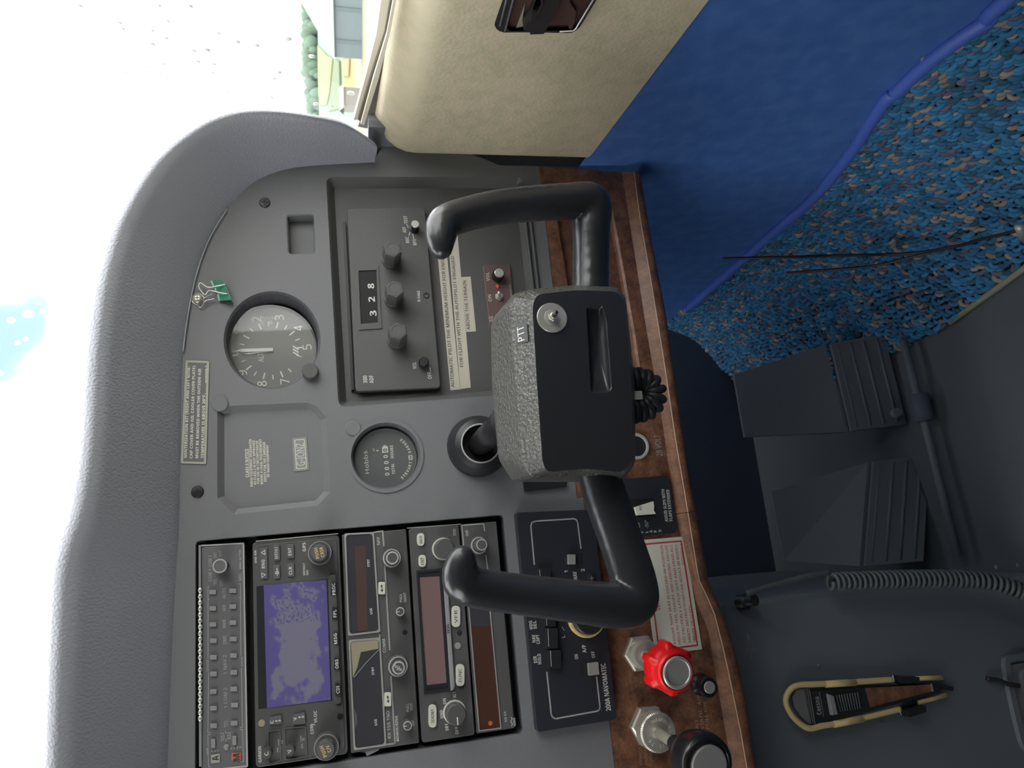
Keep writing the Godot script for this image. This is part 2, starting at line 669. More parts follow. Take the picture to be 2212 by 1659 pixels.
func make_materials() -> void:
	var fine := noise_img(256, 3, 0.22, FastNoiseLite.TYPE_SIMPLEX, 2)
	var fine_n := bump_tex(fine, 2.0)
	var m := mat("panel", rgb(114, 115, 117), 0.62)  # grey lightened to carry the lens haze over the upper panel
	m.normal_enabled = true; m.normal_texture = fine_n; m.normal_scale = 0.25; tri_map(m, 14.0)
	m = mat("glare", rgb(162, 165, 174), 0.6)  # shield grey raised well past its own tone for lens haze
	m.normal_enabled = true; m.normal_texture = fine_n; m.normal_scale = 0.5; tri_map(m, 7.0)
	m = mat("tray", rgb(84, 84, 84), 0.55)
	m.normal_enabled = true; m.normal_texture = fine_n; m.normal_scale = 0.2; tri_map(m, 16.0)
	mat("radio", rgb(80, 80, 80), 0.5)
	mat("radio_gray", rgb(100, 100, 102), 0.55)
	mat("key", rgb(90, 90, 92), 0.5)
	mat("black", rgb(34, 35, 38), 0.45)
	mat("bead", rgb(248, 248, 244), 0.12, 0.6)
	mat("washer", rgb(176, 176, 170), 0.35, 0.5)
	mat("foam", rgb(112, 110, 110), 0.95)
	mat("mint", rgb(176, 200, 190), 0.4)
	mat("cord", rgb(78, 86, 88), 0.5)
	mat("deep", rgb(20, 20, 22), 0.7)
	mat("bay", rgb(86, 86, 90), 0.7)
	mat("autopilot", rgb(40, 43, 50), 0.45)
	mat("white", rgb(205, 205, 200), 0.6)
	mat("soft_white", rgb(165, 165, 163), 0.6)
	mat("line", rgb(170, 170, 168), 0.5)
	mat("dim_line", rgb(130, 130, 130), 0.5)
	mat("pill", rgb(200, 200, 186), 0.5)
	mat("ink", rgb(45, 45, 42), 0.7)
	mat("silver", rgb(205, 205, 200), 0.28, 0.6)
	mat("dull_silver", rgb(188, 187, 182), 0.42, 0.55)
	mat("steel", rgb(192, 190, 178), 0.35, 0.6)
	mat("key_light", rgb(140, 140, 140), 0.5)
	mat("lcd_mauve", rgb(122, 100, 98), 0.18, 0.0, 0.5)
	mat("lcd_black", rgb(62, 62, 66), 0.12)
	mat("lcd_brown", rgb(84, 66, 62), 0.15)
	mat("lcd_rust", rgb(74, 50, 40), 0.15)
	mat("orange", rgb(190, 100, 50), 0.4)
	mat("film", rgb(150, 142, 120), 0.35)
	mat("cream", rgb(222, 196, 140), 0.5)
	mat("ivory", rgb(214, 190, 130), 0.45)
	mat("paper", rgb(196, 192, 176), 0.7)
	mat("paper_ink", rgb(70, 68, 66), 0.8)
	mat("placard", rgb(222, 220, 205), 0.5)
	mat("placard_red", rgb(190, 70, 66), 0.6)
	mat("red", rgb(235, 18, 24), 0.35)
	mat("knob_black", rgb(28, 28, 31), 0.25)
	mat("intercom", rgb(104, 84, 82), 0.5)
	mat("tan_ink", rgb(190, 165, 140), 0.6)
	mat("faint_ink", rgb(150, 128, 108), 0.7)
	mat("green", rgb(70, 132, 108), 0.4)
	mat("sign_red", rgb(196, 100, 84), 0.5)
	mat("sign_gray", rgb(165, 166, 150), 0.5)
	mat("yoke", rgb(42, 43, 46), 0.26)
	mat("rubber", rgb(40, 42, 46), 0.42)
	mat("dial", rgb(100, 100, 96), 0.5)
	mat("dial_white", rgb(214, 212, 200), 0.5)
	mat("hobbs", rgb(66, 70, 72), 0.4)
	var le := noise_img(512, 21, 0.055, FastNoiseLite.TYPE_CELLULAR, 2)
	m = mat("leather", rgb(74, 74, 71), 0.3)
	m.normal_enabled = true; m.normal_texture = bump_tex(le, 7.0); m.normal_scale = 1.6; tri_map(m, 15.0)
	# burl wood laminate
	var bi := noise_img(512, 8, 0.012, FastNoiseLite.TYPE_SIMPLEX_SMOOTH, 5)
	var b2 := noise_img(512, 9, 0.07, FastNoiseLite.TYPE_CELLULAR, 3)
	var mix := Image.create(512, 512, false, Image.FORMAT_L8)
	for y in 512:
		for x in 512:
			var t := bi.get_pixel(x, y).r * 0.62 + b2.get_pixel(x, y).r * 0.38
			mix.set_pixel(x, y, Color(t, t, t))
	m = mat("wood", Color.WHITE, 0.35)
	m.albedo_texture = ramp_img(mix, [[0.15, rgb(80, 52, 38)], [0.42, rgb(112, 78, 59)], [0.62, rgb(130, 90, 67)], [0.85, rgb(152, 106, 78)]])
	tri_map(m, 9.0)
	# vinyls of the side wall
	var vn := noise_img(256, 31, 0.05, FastNoiseLite.TYPE_SIMPLEX_SMOOTH, 4)
	m = mat("beige", Color.WHITE, 0.55)
	m.albedo_texture = ramp_img(vn, [[0.2, rgb(186, 179, 150)], [0.5, rgb(194, 185, 157)], [0.8, rgb(200, 187, 162)]])
	m.normal_enabled = true; m.normal_texture = fine_n; m.normal_scale = 0.15; tri_map(m, 4.0)
	m = mat("blue", Color.WHITE, 0.5)
	m.albedo_texture = ramp_img(vn, [[0.2, rgb(68, 108, 176)], [0.5, rgb(74, 115, 184)], [0.8, rgb(82, 122, 190)]])
	tri_map(m, 3.0)
	mat("piping", rgb(78, 108, 196), 0.4)
	mat("carpet_base", rgb(20, 34, 52), 0.95)
	m = mat("loops", Color.WHITE, 0.9)
	m.vertex_color_use_as_albedo = true
	mat("foot_dark", rgb(86, 94, 110), 0.8)
	mat("foot_gray", rgb(106, 114, 121), 0.75)
	mat("pedal", rgb(110, 118, 126), 0.6)
	mat("floor_dark", rgb(84, 90, 96), 0.8)
	mat("edge_trim", rgb(140, 142, 120), 0.6)
	mat("roof", rgb(150, 146, 136), 0.8)
	mat("shell_dark", rgb(52, 58, 72), 0.7)  # darkened so the unseen walls bounce less light into the cabin
	mat("latch_black", rgb(44, 44, 46), 0.3)
	mat("latch_brown", rgb(78, 60, 56), 0.3)
	mat("strip_dark", rgb(92, 86, 72), 0.6)
	mat("strip_light", rgb(236, 228, 206), 0.5)
	m = mat("glass", Color(1, 1, 1, 0.04), 0.02)
	m.transparency = BaseMaterial3D.TRANSPARENCY_ALPHA
	m = mat("dial_glass", Color(0.9, 0.92, 0.9, 0.08), 0.03)
	m.transparency = BaseMaterial3D.TRANSPARENCY_ALPHA
	m = mat("drop", Color(1, 1, 1, 1), 0.02)
	m.refraction_enabled = true; m.refraction_scale = 0.033
	# purple unlit LCD with dried smears
	var sn := noise_img(256, 41, 0.018, FastNoiseLite.TYPE_SIMPLEX_SMOOTH, 5)
	var s2 := noise_img(256, 43, 0.12, FastNoiseLite.TYPE_SIMPLEX_SMOOTH, 3)
	var lim := Image.create(256, 160, false, Image.FORMAT_RGB8)
	for y in 160:
		for x in 256:
			var u := x / 255.0
			var w := y / 159.0
			var edge: float = min(min(u, 1.0 - u) * 5.5 , min(w - 0.04, 0.96 - w) * 4.5)
			var t: float = smoothstep(0.25, 0.75, edge + (sn.get_pixel(x, y).r - 0.5) * 1.6)
			var gr := s2.get_pixel(x, y).r
			t *= smoothstep(0.30, 0.5, gr + (0.35 if u < 0.66 else 0.0))
			lim.set_pixel(x, y, rgb(92, 86, 140).lerp(rgb(126, 124, 136), t * 0.85))
	m = mat("lcd_purple", Color.WHITE, 0.3)
	m.albedo_texture = ImageTexture.create_from_image(lim)
	# outdoors
	var gn := noise_img(256, 51, 0.03, FastNoiseLite.TYPE_SIMPLEX_SMOOTH, 5)
	m = mat("grass", Color.WHITE, 0.95)
	m.albedo_texture = ramp_img(gn, [[0.2, rgb(94, 98, 70)], [0.6, rgb(106, 106, 84)], [0.9, rgb(114, 110, 96)]])
	tri_map(m, 0.02)
	mat("field_green", rgb(72, 86, 56), 0.95)
	mat("field_light", rgb(88, 100, 58), 0.95)
	mat("field_yellow", rgb(104, 98, 48), 0.95)
	mat("field_ochre", rgb(108, 92, 56), 0.95)
	mat("tarmac", rgb(100, 97, 94), 0.9)
	mat("hill", rgb(88, 108, 94), 0.95)
	mat("tree", rgb(84, 104, 88), 0.95)
	mat("hangar_roof", rgb(116, 120, 112), 0.7)
	mat("hangar_wall", rgb(92, 104, 108), 0.7)
	mat("hangar_seam", rgb(80, 92, 96), 0.7)
	mat("shed", rgb(112, 108, 102), 0.7)

# ================= outdoors =================
func outside() -> void:
	# the aircraft stands a little nose-low to one side: the level of the world outside comes from the horizon in the photograph
	var d1 := ray(v2(742, 0))
	var d2 := ray(v2(763, 1230))
	var up := d2.cross(d1).normalized()
	if up.y < 0: up = -up
	var gh := 1450.0
	var on := func(p: Vector2, h: float) -> Vector3:       # where the sight line meets the ground h mm above field level
		var d := ray(p)
		return EYE + d * ((-gh + h) / d.dot(up))
	var b := mb()
	# airfield: a round disc
	var fw := -BACK
	fw = (fw - up * fw.dot(up)).normalized()
	var sd := fw.cross(up).normalized()
	var c := EYE - up * gh
	var pts := PackedVector3Array()
	for i in 48:
		var a := TAU * i / 48
		pts.append(c + (fw * cos(a) + sd * sin(a)) * 900000.0)
	b.sg(FLAT)
	for i in 48: b.tri(c, pts[(i + 1) % 48], pts[i])
	var g := obj("ground", b, M.grass, null, "structure")
	tag(g, "pale grass airfield outside the windscreen", "ground", "", "structure")
	# hillside rising behind the airfield
	var hp := func(p: Vector2) -> Vector3:                   # sight line meets the hillside plane
		var d := ray(p)
		var nrm := (up - fw * 0.042).normalized()
		var o := c + fw * 120000.0
		return EYE + d * ((o - EYE).dot(nrm) / d.dot(nrm))
	b = mb()
	b.sg(FLAT)
	var rows := [[120000.0, 0.0], [500000.0, 15960.0], [860000.0, 31080.0], [895000.0, -4000.0]]
	for k in 3:
		for i in 24:
			var x0 := lerpf(-700000.0, 1100000.0, i / 24.0)
			var x1 := lerpf(-700000.0, 1100000.0, (i + 1) / 24.0)
			b.quad(c + fw * rows[k][0] + sd * x0 + up * rows[k][1], c + fw * rows[k][0] + sd * x1 + up * rows[k][1], c + fw * rows[k + 1][0] + sd * x1 + up * rows[k + 1][1], c + fw * rows[k + 1][0] + sd * x0 + up * rows[k + 1][1])
	var hl := obj("hillside", b, M.hill, null, "structure")
	tag(hl, "green hillside rising beyond the airfield", "hill", "", "structure")
	var patch := func(called: String, label: String, m: Material, q: Array, lift: float) -> void:
		var pb := mb()
		var l := PackedVector3Array()
		for w in q:
			var p3: Vector3 = hp.call(qag(w[0], w[1]))
			l.append(p3 + up * 20.0)
		prism(pb, l, up * lift)
		var o := obj(called, pb, m, null, "structure")
		tag(o, label, "field", "", "structure")
	patch.call("meadow", "light green meadow strip on the hillside next to the hangar roof", M.field_light, [[262, 545], [395, 680], [460, 700], [420, 1100], [380, 1260], [290, 1280], [262, 1000]], 600.0)
	patch.call("pasture", "darker green pasture between the meadow and the yellow crop", M.field_green, [[478, 715], [540, 740], [560, 1300], [400, 1340], [440, 1050]], 500.0)
	patch.call("crop_field", "yellow crop field below the hillside pasture", M.field_yellow, [[585, 700], [790, 705], [815, 1000], [700, 1330], [610, 1330]], 400.0)
	patch.call("stubble_field", "ochre stubble strip at the edge of the yellow crop field", M.field_ochre, [[588, 715], [690, 715], [680, 920], [600, 920]], 700.0)
	# belt of trees along the crest, too many and too soft to count
	var rng := RandomNumberGenerator.new()
	rng.seed = 77
	var mmi := MultiMeshInstance3D.new()
	var mm := MultiMesh.new()
	mm.transform_format = MultiMesh.TRANSFORM_3D
	var sp := SphereMesh.new()
	sp.radius = 1.0; sp.height = 2.0; sp.radial_segments = 10; sp.rings = 6
	mm.mesh = sp
	mm.instance_count = 2600
	for i in 2600:
		var x := rng.randf_range(-300000.0, 560000.0)
		var r := rng.randf_range(3.0, 6.5)
		var row := rng.randf_range(780000.0, 850000.0)
		var p := c + fw * row + sd * x + up * ((row - 120000.0) * 0.042 + rng.randf_range(0.0, 9500.0) + 1500.0 * sin(x * 0.00004))
		mm.set_instance_transform(i, Transform3D(Basis().scaled(Vector3(r, r * rng.randf_range(0.9, 1.4), r)), p * 0.001))
	mmi.multimesh = mm
	mmi.material_override = M.tree
	mmi.name = "treeline"
	add_child(mmi)
	tag(mmi, "soft green belt of trees along the hill crest", "trees", "", "stuff")
	# hangar
	var base0: Vector3 = on.call(qag(790, 715), 0.0)
	var base1: Vector3 = on.call(qag(790, -250), 0.0)
	var along := (base1 - base0)
	along = (along - up * along.dot(up))
	var dist := (base0 - EYE).length()
	along = along.normalized()
	var depth := up.cross(along).normalized()
	if depth.dot(base0 - EYE) < 0: depth = -depth
	var hw := (790.0 - 505.0) * 0.18077 / F * dist
	var hr := (790.0 - 150.0) * 0.18077 / F * dist
	var ln := 26000.0
	var t := thing("hangar", "long grey metal hangar with a pale pitched roof across the airfield", "hangar", base0)
	var q := [base0, base0 + along * ln, base0 + along * ln + depth * 9000.0, base0 + depth * 9000.0]
	b = mb()
	var lp := PackedVector3Array()
	for w in q: lp.append(w)
	prism(b, lp, up * hw)
	obj("wall", b, M.hangar_wall, t)
	b = mb()
	var e0: Vector3 = q[0] + up * hw - depth * 300.0 - along * 200.0
	var e1: Vector3 = q[1] + up * hw - depth * 300.0
	var r0: Vector3 = q[0] + up * hr + depth * 4500.0 + along * 2600.0
	var r1: Vector3 = q[1] + up * hr + depth * 4500.0
	var k0: Vector3 = q[3] + up * hw + depth * 300.0
	var k1: Vector3 = q[2] + up * hw + depth * 300.0
	b.sg(FLAT)
	b.quad(e0, e1, r1, r0); b.quad(k1, k0, r0, r1); b.tri(e0, r0, k0); b.tri(e1, k1, r1); b.quad(e1, e0, k0, k1)
	obj("roof", b, M.hangar_roof, t)
	for i in 10:
		b = mb()
		var a0: Vector3 = base0 + along * (1200.0 + i * 2500.0) - depth * 20.0
		var l2 := PackedVector3Array([a0, a0 + along * 260.0, a0 + along * 260.0 + up * hw * 0.96, a0 + up * hw * 0.96])
		prism(b, l2, -depth * 60.0)
		obj("door_seam", b, M.hangar_seam, t)
	# small pale shed
	var s0: Vector3 = on.call(qag(800, 1170), 0.0)
	t = thing("shed", "small pale shed beside the yellow field", "shed", s0)
	b = mb()
	var dd := (s0 - EYE).length()
	var hh := 46.0 / F * dd
	var sx := (rowdir(up, s0)) 
	lp = PackedVector3Array([s0 - sx * 700.0, s0 + sx * 700.0, s0 + sx * 700.0 + fw * 1500.0, s0 - sx * 700.0 + fw * 1500.0])
	prism(b, lp, up * hh * 0.8)
	obj("wall", b, M.shed, t)
	b = mb()
	b.sg(FLAT)
	var ra := s0 - sx * 900.0 + up * hh * 0.8 - fw * 150.0
	var rb := s0 + sx * 900.0 + up * hh * 0.8 - fw * 150.0
	var rc := ra + fw * 1800.0
	var rd := rb + fw * 1800.0
	b.quad(ra, rb, (rb + rd) / 2 + up * hh * 0.2, (ra + rc) / 2 + up * hh * 0.2)
	b.quad(rd, rc, (ra + rc) / 2 + up * hh * 0.2, (rb + rd) / 2 + up * hh * 0.2)
	obj("roof", b, M.hangar_roof, t)
	# taxiway strip
	b = mb()
	lp = PackedVector3Array()
	for w in [[840, -300], [1250, -300], [1250, 1500], [840, 1500]]:
		lp.append((on.call(qag(w[0], w[1]), 0.0) as Vector3) + up * 10.0)
	prism(b, lp, up * 15.0)
	var tw := obj("taxiway", b, M.tarmac, null, "structure")
	tag(tw, "pale tarmac strip close to the aircraft", "taxiway", "", "structure")

func rowdir(up: Vector3, p: Vector3) -> Vector3:
	return up.cross(p - EYE).normalized()

# ================= cabin shell =================
const LEFT_SILL := 0.0  # left wall raised to shut out low window light
func cabin_shell() -> void:
	var b := mb()
	box(b, Vector3(-560, -775, -520), Vector3(560, -745, 1260))
	tag(obj("floor", b, M.floor_dark, null, "structure"), "dark grey cabin floor under the rudder pedals", "floor", "", "structure")
	b = mb()
	box(b, Vector3(-560, -760, -545), Vector3(560, 60, -515))
	tag(obj("wall_front", b, M.foot_dark, null, "structure"), "dark firewall behind the rudder pedals", "wall", "", "structure")
	b = mb()
	# roof slab, cut back for the windscreen
	box(b, Vector3(-560, 470, 160), Vector3(560, 500, 1260))
	tag(obj("ceiling", b, M.roof, null, "structure"), "pale cabin headliner above the seats", "ceiling", "", "structure")
	var l := struct_node("wall_left", "unseen cabin side wall, darkened against bounced light, across from the blue and beige wall", "wall", Vector3(-520, -750, 0))
	b = mb()
	box(b, Vector3(-560, -760, -520), Vector3(-520, LEFT_SILL, 1260))
	obj("lower_panel", b, M.shell_dark, l)  # unseen; dark colour and raised top cut the cabin light
	b = mb()
	box(b, Vector3(-560, -110, 640), Vector3(-520, 480, 1260))
	obj("aft_window_block", b, M.roof, l)  # unseen block added over the aft side window to cut its light
	var r := struct_node("wall_rear", "unseen rear cabin bulkhead, dark and windowless to hold back light", "wall", Vector3(0, -750, 1250))
	b = mb()
	box(b, Vector3(-560, -760, 1250), Vector3(560, 480, 1280))
	obj("bulkhead", b, M.shell_dark, r)  # closes the rear window so less light comes from behind

# ================= windscreen =================
func ws_base(t: float) -> Vector3:
	# plan of the wrapped screen: from the open side forward round the nose to the other side
	var k: float = abs(t)
	var s: float = sign(t)
	if k > 0.55:
		var f: float = (k - 0.55) / 0.45
		return Vector3(s * lerpf(505, 512, f), -112.0, lerpf(-60, 640, f))
	var a: float = k / 0.55 * PI / 2
	return Vector3(s * 505.0 * sin(a), -112.0, -60.0 - 390.0 * pow(cos(a), 0.8))
func ws_top(t: float) -> Vector3:
	var k: float = abs(t)
	var s: float = sign(t)
	if k > 0.55:
		var f: float = (k - 0.55) / 0.45
		return Vector3(s * 500.0, 480.0, lerpf(230, 640, f))
	var a: float = k / 0.55 * PI / 2
	return Vector3(s * 500.0 * sin(a), 480.0, 230.0 - 90.0 * cos(a))
func ws_point(t: float, h: float) -> Vector3:
	var p := ws_base(t).lerp(ws_top(t), h)
	return p + Vector3(sign(t) * 18.0 * sin(PI * h) if abs(t) > 0.3 else 0.0, 0, 0)
func windscreen() -> void:
	var w := struct_node("window_1", "curved clear windscreen speckled with rain", "windscreen", Vector3(0, -112, -450))
	var b := mb()
	b.sg(0)
	var nt := 56
	var nh := 10
	for i in nt:
		for j in nh:
			var t0 := lerpf(-1, 1, float(i) / nt)
			var t1 := lerpf(-1, 1, float(i + 1) / nt)
			b.quad(ws_point(t0, float(j) / nh), ws_point(t1, float(j) / nh), ws_point(t1, float(j + 1) / nh), ws_point(t0, float(j + 1) / nh))
	obj("pane", b, M.glass, w)

# ================= side wall =================
func side_wall() -> void:
	var w := struct_node("wall_right", "side wall of beige vinyl over blue vinyl with blue piping", "wall", Vector3(XW, -745, 100))
	# beige upper panel with a rolled top and front end; profile rows run down the wall, columns run aft
	var top := func(z: float) -> float: return lerpf(-104.0, -117.0, clamp(z / 200.0, 0.0, 2.0))
	var low := func(z: float) -> float: return lerpf(-305.0, -328.0, clamp((z + 5.0) / 225.0, 0.0, 2.0))
	var b := mb()
	b.sg(0)
	var zs := [-6.0, -5.6, -4.8, -3.5, -1.5, 1.0, 4.0, 8.0, 13.0, 20.0, 40.0, 80.0, 140.0, 200.0, 260.0, 340.0, 460.0, 640.0, 900.0, 1260.0]
	var fr := [0.0, 0.006, 0.014, 0.025, 0.04, 0.06, 0.085, 0.12, 0.16, 0.2, 0.4, 0.7, 1.0]
	var prev := PackedVector3Array()
	for zi in zs.size():
		var z: float = zs[zi]
		var cur := PackedVector3Array()
		var y0: float = top.call(z)
		var y1: float = low.call(z)
		var nose: float = 22.0 * pow(clamp(1.0 - (z + 6.0) / 26.0, 0.0, 1.0), 2.0)
		for f in fr:
			var rad: float = 34.0 * pow(clamp(1.0 - f / 0.2, 0.0, 1.0), 2.2)
			# corner rounding where top and nose meet
			var yy := lerpf(y0, y1, f) - nose * 0.7 * (1.0 - smoothstep(0.0, 0.16, f))
			cur.append(Vector3(XW + rad + nose, yy, z))
		if zi > 0: b.loop_strip(cur, prev, false)
		prev = cur
	obj("upper_panel", b, M.beige, w)
	# blue lower panel
	b = mb()
	b.sg(0)
	var pipe := pipe_path()
	var n := 40
	prev = PackedVector3Array()
	for i in n + 1:
		var z := lerpf(-505.0, 1260.0, pow(float(i) / n, 1.6))
		var y0: float = low.call(max(z, -5.0))
		var y1 := pipe_y(z)
		var cur := PackedVector3Array()
		for j in 7:
			var f := j / 6.0
			cur.append(Vector3(XW + 1.5 + 4.0 * sin(PI * f) * (1.0 if z > -20.0 else 0.0), lerpf(y0 + 3.0, y1, f), z))
		if i > 0: b.loop_strip(cur, prev, false)
		prev = cur
	obj("lower_panel", b, M.blue, w)
	b = mb()
	tube(b, pipe, 6.0, 12)
	obj("piping", b, M.piping, w)
	# forward closing panel between wood panel and firewall, window sill strips
	b = mb()
	box(b, Vector3(XW + 4, -330, -515), Vector3(XW + 30, -90, -8))
	obj("forward_panel", b, M.foot_dark, w)
	b = mb()
	box(b, Vector3(500, -130, -60), Vector3(530, -104, 30))
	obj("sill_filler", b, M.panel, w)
	# outer skin closes the wall
	b = mb()
	box(b, Vector3(XW + 45, -775, -520), Vector3(XW + 60, -125, 1260))
	obj("outer_skin", b, M.roof, w)
	b = mb()
	box(b, Vector3(500, -112, 640), Vector3(545, 480, 1260))
	obj("aft_window_block", b, M.roof, w)  # added out of view to shut the aft window on this side
	# sill strips below the side glass
	var tr := struct_node("trim_1", "window sill strip above the beige panel, pale bead with dark gap", "trim", Vector3(XW + 30, -105, 100))
	var edge := func(pts: Array, x: float) -> Array:
		var o := []
		for p in pts: o.append(px(qag(p[0], p[1]), x))
		return o
	b = mb()
	var A: Array = edge.call([[1130, 0], [1060, 420], [880, 960], [740, 1430]], 500.0)
	var B: Array = edge.call([[1165, 0], [1085, 420], [920, 960], [790, 1480]], 500.0)
	ribbon(b, A, B, 8.0)
	obj("seal", b, M.strip_dark, tr)
	b = mb()
	A = edge.call([[1165, 0], [1085, 420], [920, 960], [775, 1490]], 497.0)
	B = edge.call([[1200, 0], [1130, 380], [985, 960], [815, 1500]], 497.0)
	ribbon(b, A, B, 8.0)
	obj("bead", b, M.strip_light, tr)
	b = mb()
	A = edge.call([[1195, -20], [1125, 380], [980, 960], [740, 1520]], 512.0)
	B = edge.call([[1290, -20], [1240, 380], [1060, 960], [960, 1560]], 512.0)
	ribbon(b, A, B, 6.0)
	obj("gap_channel", b, M.strip_dark, tr)
	b = mb()
	A = edge.call([[1020, 0], [960, 420], [820, 960], [690, 1440]], 503.0)
	B = edge.call([[1130, 0], [1060, 420], [880, 960], [740, 1440]], 503.0)
	ribbon(b, A, B, 5.0)
	obj("outer_sill", b, M.strip_light, tr)
	# carpet: one backing part of the wall's foot and uncounted loops
	b = mb()
	b.sg(0)
	var cr := 14
	var cz := 40
	var last := PackedVector3Array()
	for i in cz + 1:
		var z := lerpf(-505.0, 900.0, pow(float(i) / cz, 1.3))
		var cur := PackedVector3Array()
		for j in cr + 1: cur.append(carpet_at(z, j / float(cr)))
		if i > 0: b.loop_strip(cur, last, false)
		last = cur
	var cp := obj("kick_panel", b, M.carpet_base, null, "structure")
	tag(cp, "dark blue backing of the side carpet below the piping", "kick panel", "", "structure")
	var rng := RandomNumberGenerator.new()
	rng.seed = 5
	var mm := MultiMesh.new()
	mm.transform_format = MultiMesh.TRANSFORM_3D
	mm.use_colors = true
	var lm := mb()
	var arc := PackedVector3Array()
	for i in 7:
		var an := lerpf(-0.35, PI + 0.35, i / 6.0)
		arc.append(Vector3(cos(an) * 1.0, 0.18 * cos(an * 2.0), sin(an) * 0.9))
	tube(lm, arc, 0.62, 6, false)
	lm.st.generate_normals()
	mm.mesh = lm.st.commit()
	var xf := []
	var cols := []
	var z := -600.0
	var row := 0
	while z < 400.0:
		var f := 0.0
		var s := rng.randf() * 4.0
		while s < 248.0:
			f = s / 248.0
			var p := carpet_at(z + rng.randf_range(-1.0, 1.0) + s * 0.55, f)
			var p2 := carpet_at(z + 2 + s * 0.55, min(1.0, f + 0.02))
			var down := (p2 - p).normalized()
			var nrm := (carpet_at(z + s * 0.55 + 10, f) - p).cross(down).normalized()
			if nrm.x > 0: nrm = -nrm
			var side := nrm.cross(down).normalized()
			var an := rng.randf_range(-0.7, 0.7) + 0.6
			var u := down * cos(an) + side * sin(an)
			var v := nrm.cross(u).normalized()
			var sc := rng.randf_range(0.8, 1.2)
			xf.append(Transform3D(Basis(u * 0.0042 * sc, v * 0.0042 * sc, nrm * 0.0034 * sc), (p + nrm * rng.randf_range(-0.6, 0.9)) * 0.001))
			var k := rng.randf()
			var c := Color(0.035, 0.16, 0.33)
			if k > 0.88: c = Color(0.30, 0.26, 0.24)
			elif k > 0.78: c = Color(0.14, 0.13, 0.20)
			elif k > 0.66: c = Color(0.03, 0.11, 0.17)
			elif k > 0.30: c = Color(0.045, 0.22, 0.43)
			cols.append(c * rng.randf_range(0.8, 1.2))
			s += rng.randf_range(6.4, 8.6)
		z += 5.6
		row += 1
	mm.instance_count = xf.size()
	for i in xf.size():
		mm.set_instance_transform(i, xf[i])
		mm.set_instance_color(i, cols[i])
	var mmi := MultiMeshInstance3D.new()
	mmi.multimesh = mm
	mmi.material_override = M.loops
	mmi.name = "carpet"
	add_child(mmi)
	tag(mmi, "chunky blue and grey looped carpet below the blue piping", "carpet", "", "stuff")
	# pale edging where the carpet meets the floor
	b = mb()
	tube(b, PackedVector3Array([py(v2(2050, 697), -742), py(v2(2135, 635), -742), py(v2(2230, 566), -742), py(v2(2400, 440), -742)]), 3.5, 8)
	tag(obj("carpet_edging", b, M.edge_trim), "thin pale edging strip along the foot of the carpet", "edging")
func ribbon(b: MB, A: Array, B: Array, th: float) -> void:
	b.sg(FLAT)
	for i in A.size() - 1:
		var n: Vector3 = Vector3(-1, 0, 0)
		b.quad(A[i], A[i + 1], B[i + 1], B[i])
		b.quad(A[i], A[i + 1], A[i + 1] - n * th, A[i] - n * th)
		b.quad(B[i], B[i + 1], B[i + 1] - n * th, B[i] - n * th)
func pipe_path() -> PackedVector3Array:
	var o := []
	o.append(Vector3(XW - 2, -612, -420))
	for p in [[1640, 530], [1700, 478], [1760, 425], [1830, 340], [1880, 265], [1915, 215], [1935, 200], [2000, 140], [2080, 80], [2140, 40], [2172, 0]]:
		o.append(px(v2(p[0], p[1]), XW - 2))
	o.append(Vector3(XW - 2, -556, 420))
	o.append(Vector3(XW - 2, -560, 900))
	return smooth_path(o, 6)
func pipe_y(z: float) -> float:
	var q := pipe_path_cache()
	for i in q.size() - 1:
		if z >= q[i].z and z <= q[i + 1].z:
			return lerpf(q[i].y, q[i + 1].y, (z - q[i].z) / max(0.01, q[i + 1].z - q[i].z))
	return q[0].y if z < q[0].z else q[q.size() - 1].y
var _pc := PackedVector3Array()
func pipe_path_cache() -> PackedVector3Array:
	if _pc.is_empty(): _pc = pipe_path()
	return _pc
func carpet_at(z: float, f: float) -> Vector3:
	# from the piping down, leaning in to the floor edge
	var y0 := pipe_y(z)
	var xb := lerpf(335.0, 366.0, clamp((z + 65.0) / 100.0, -4.0, 1.5))
	if z < -65.0: xb = 335.0 - 0.05 * (-65.0 - z)
	var a := Vector3(XW, y0, z)
	var m := Vector3(XW - 12.0, y0 - 95.0, z)
	var c := Vector3(xb, -743.0, z)
	return a.lerp(m, f).lerp(m.lerp(c, f), f)

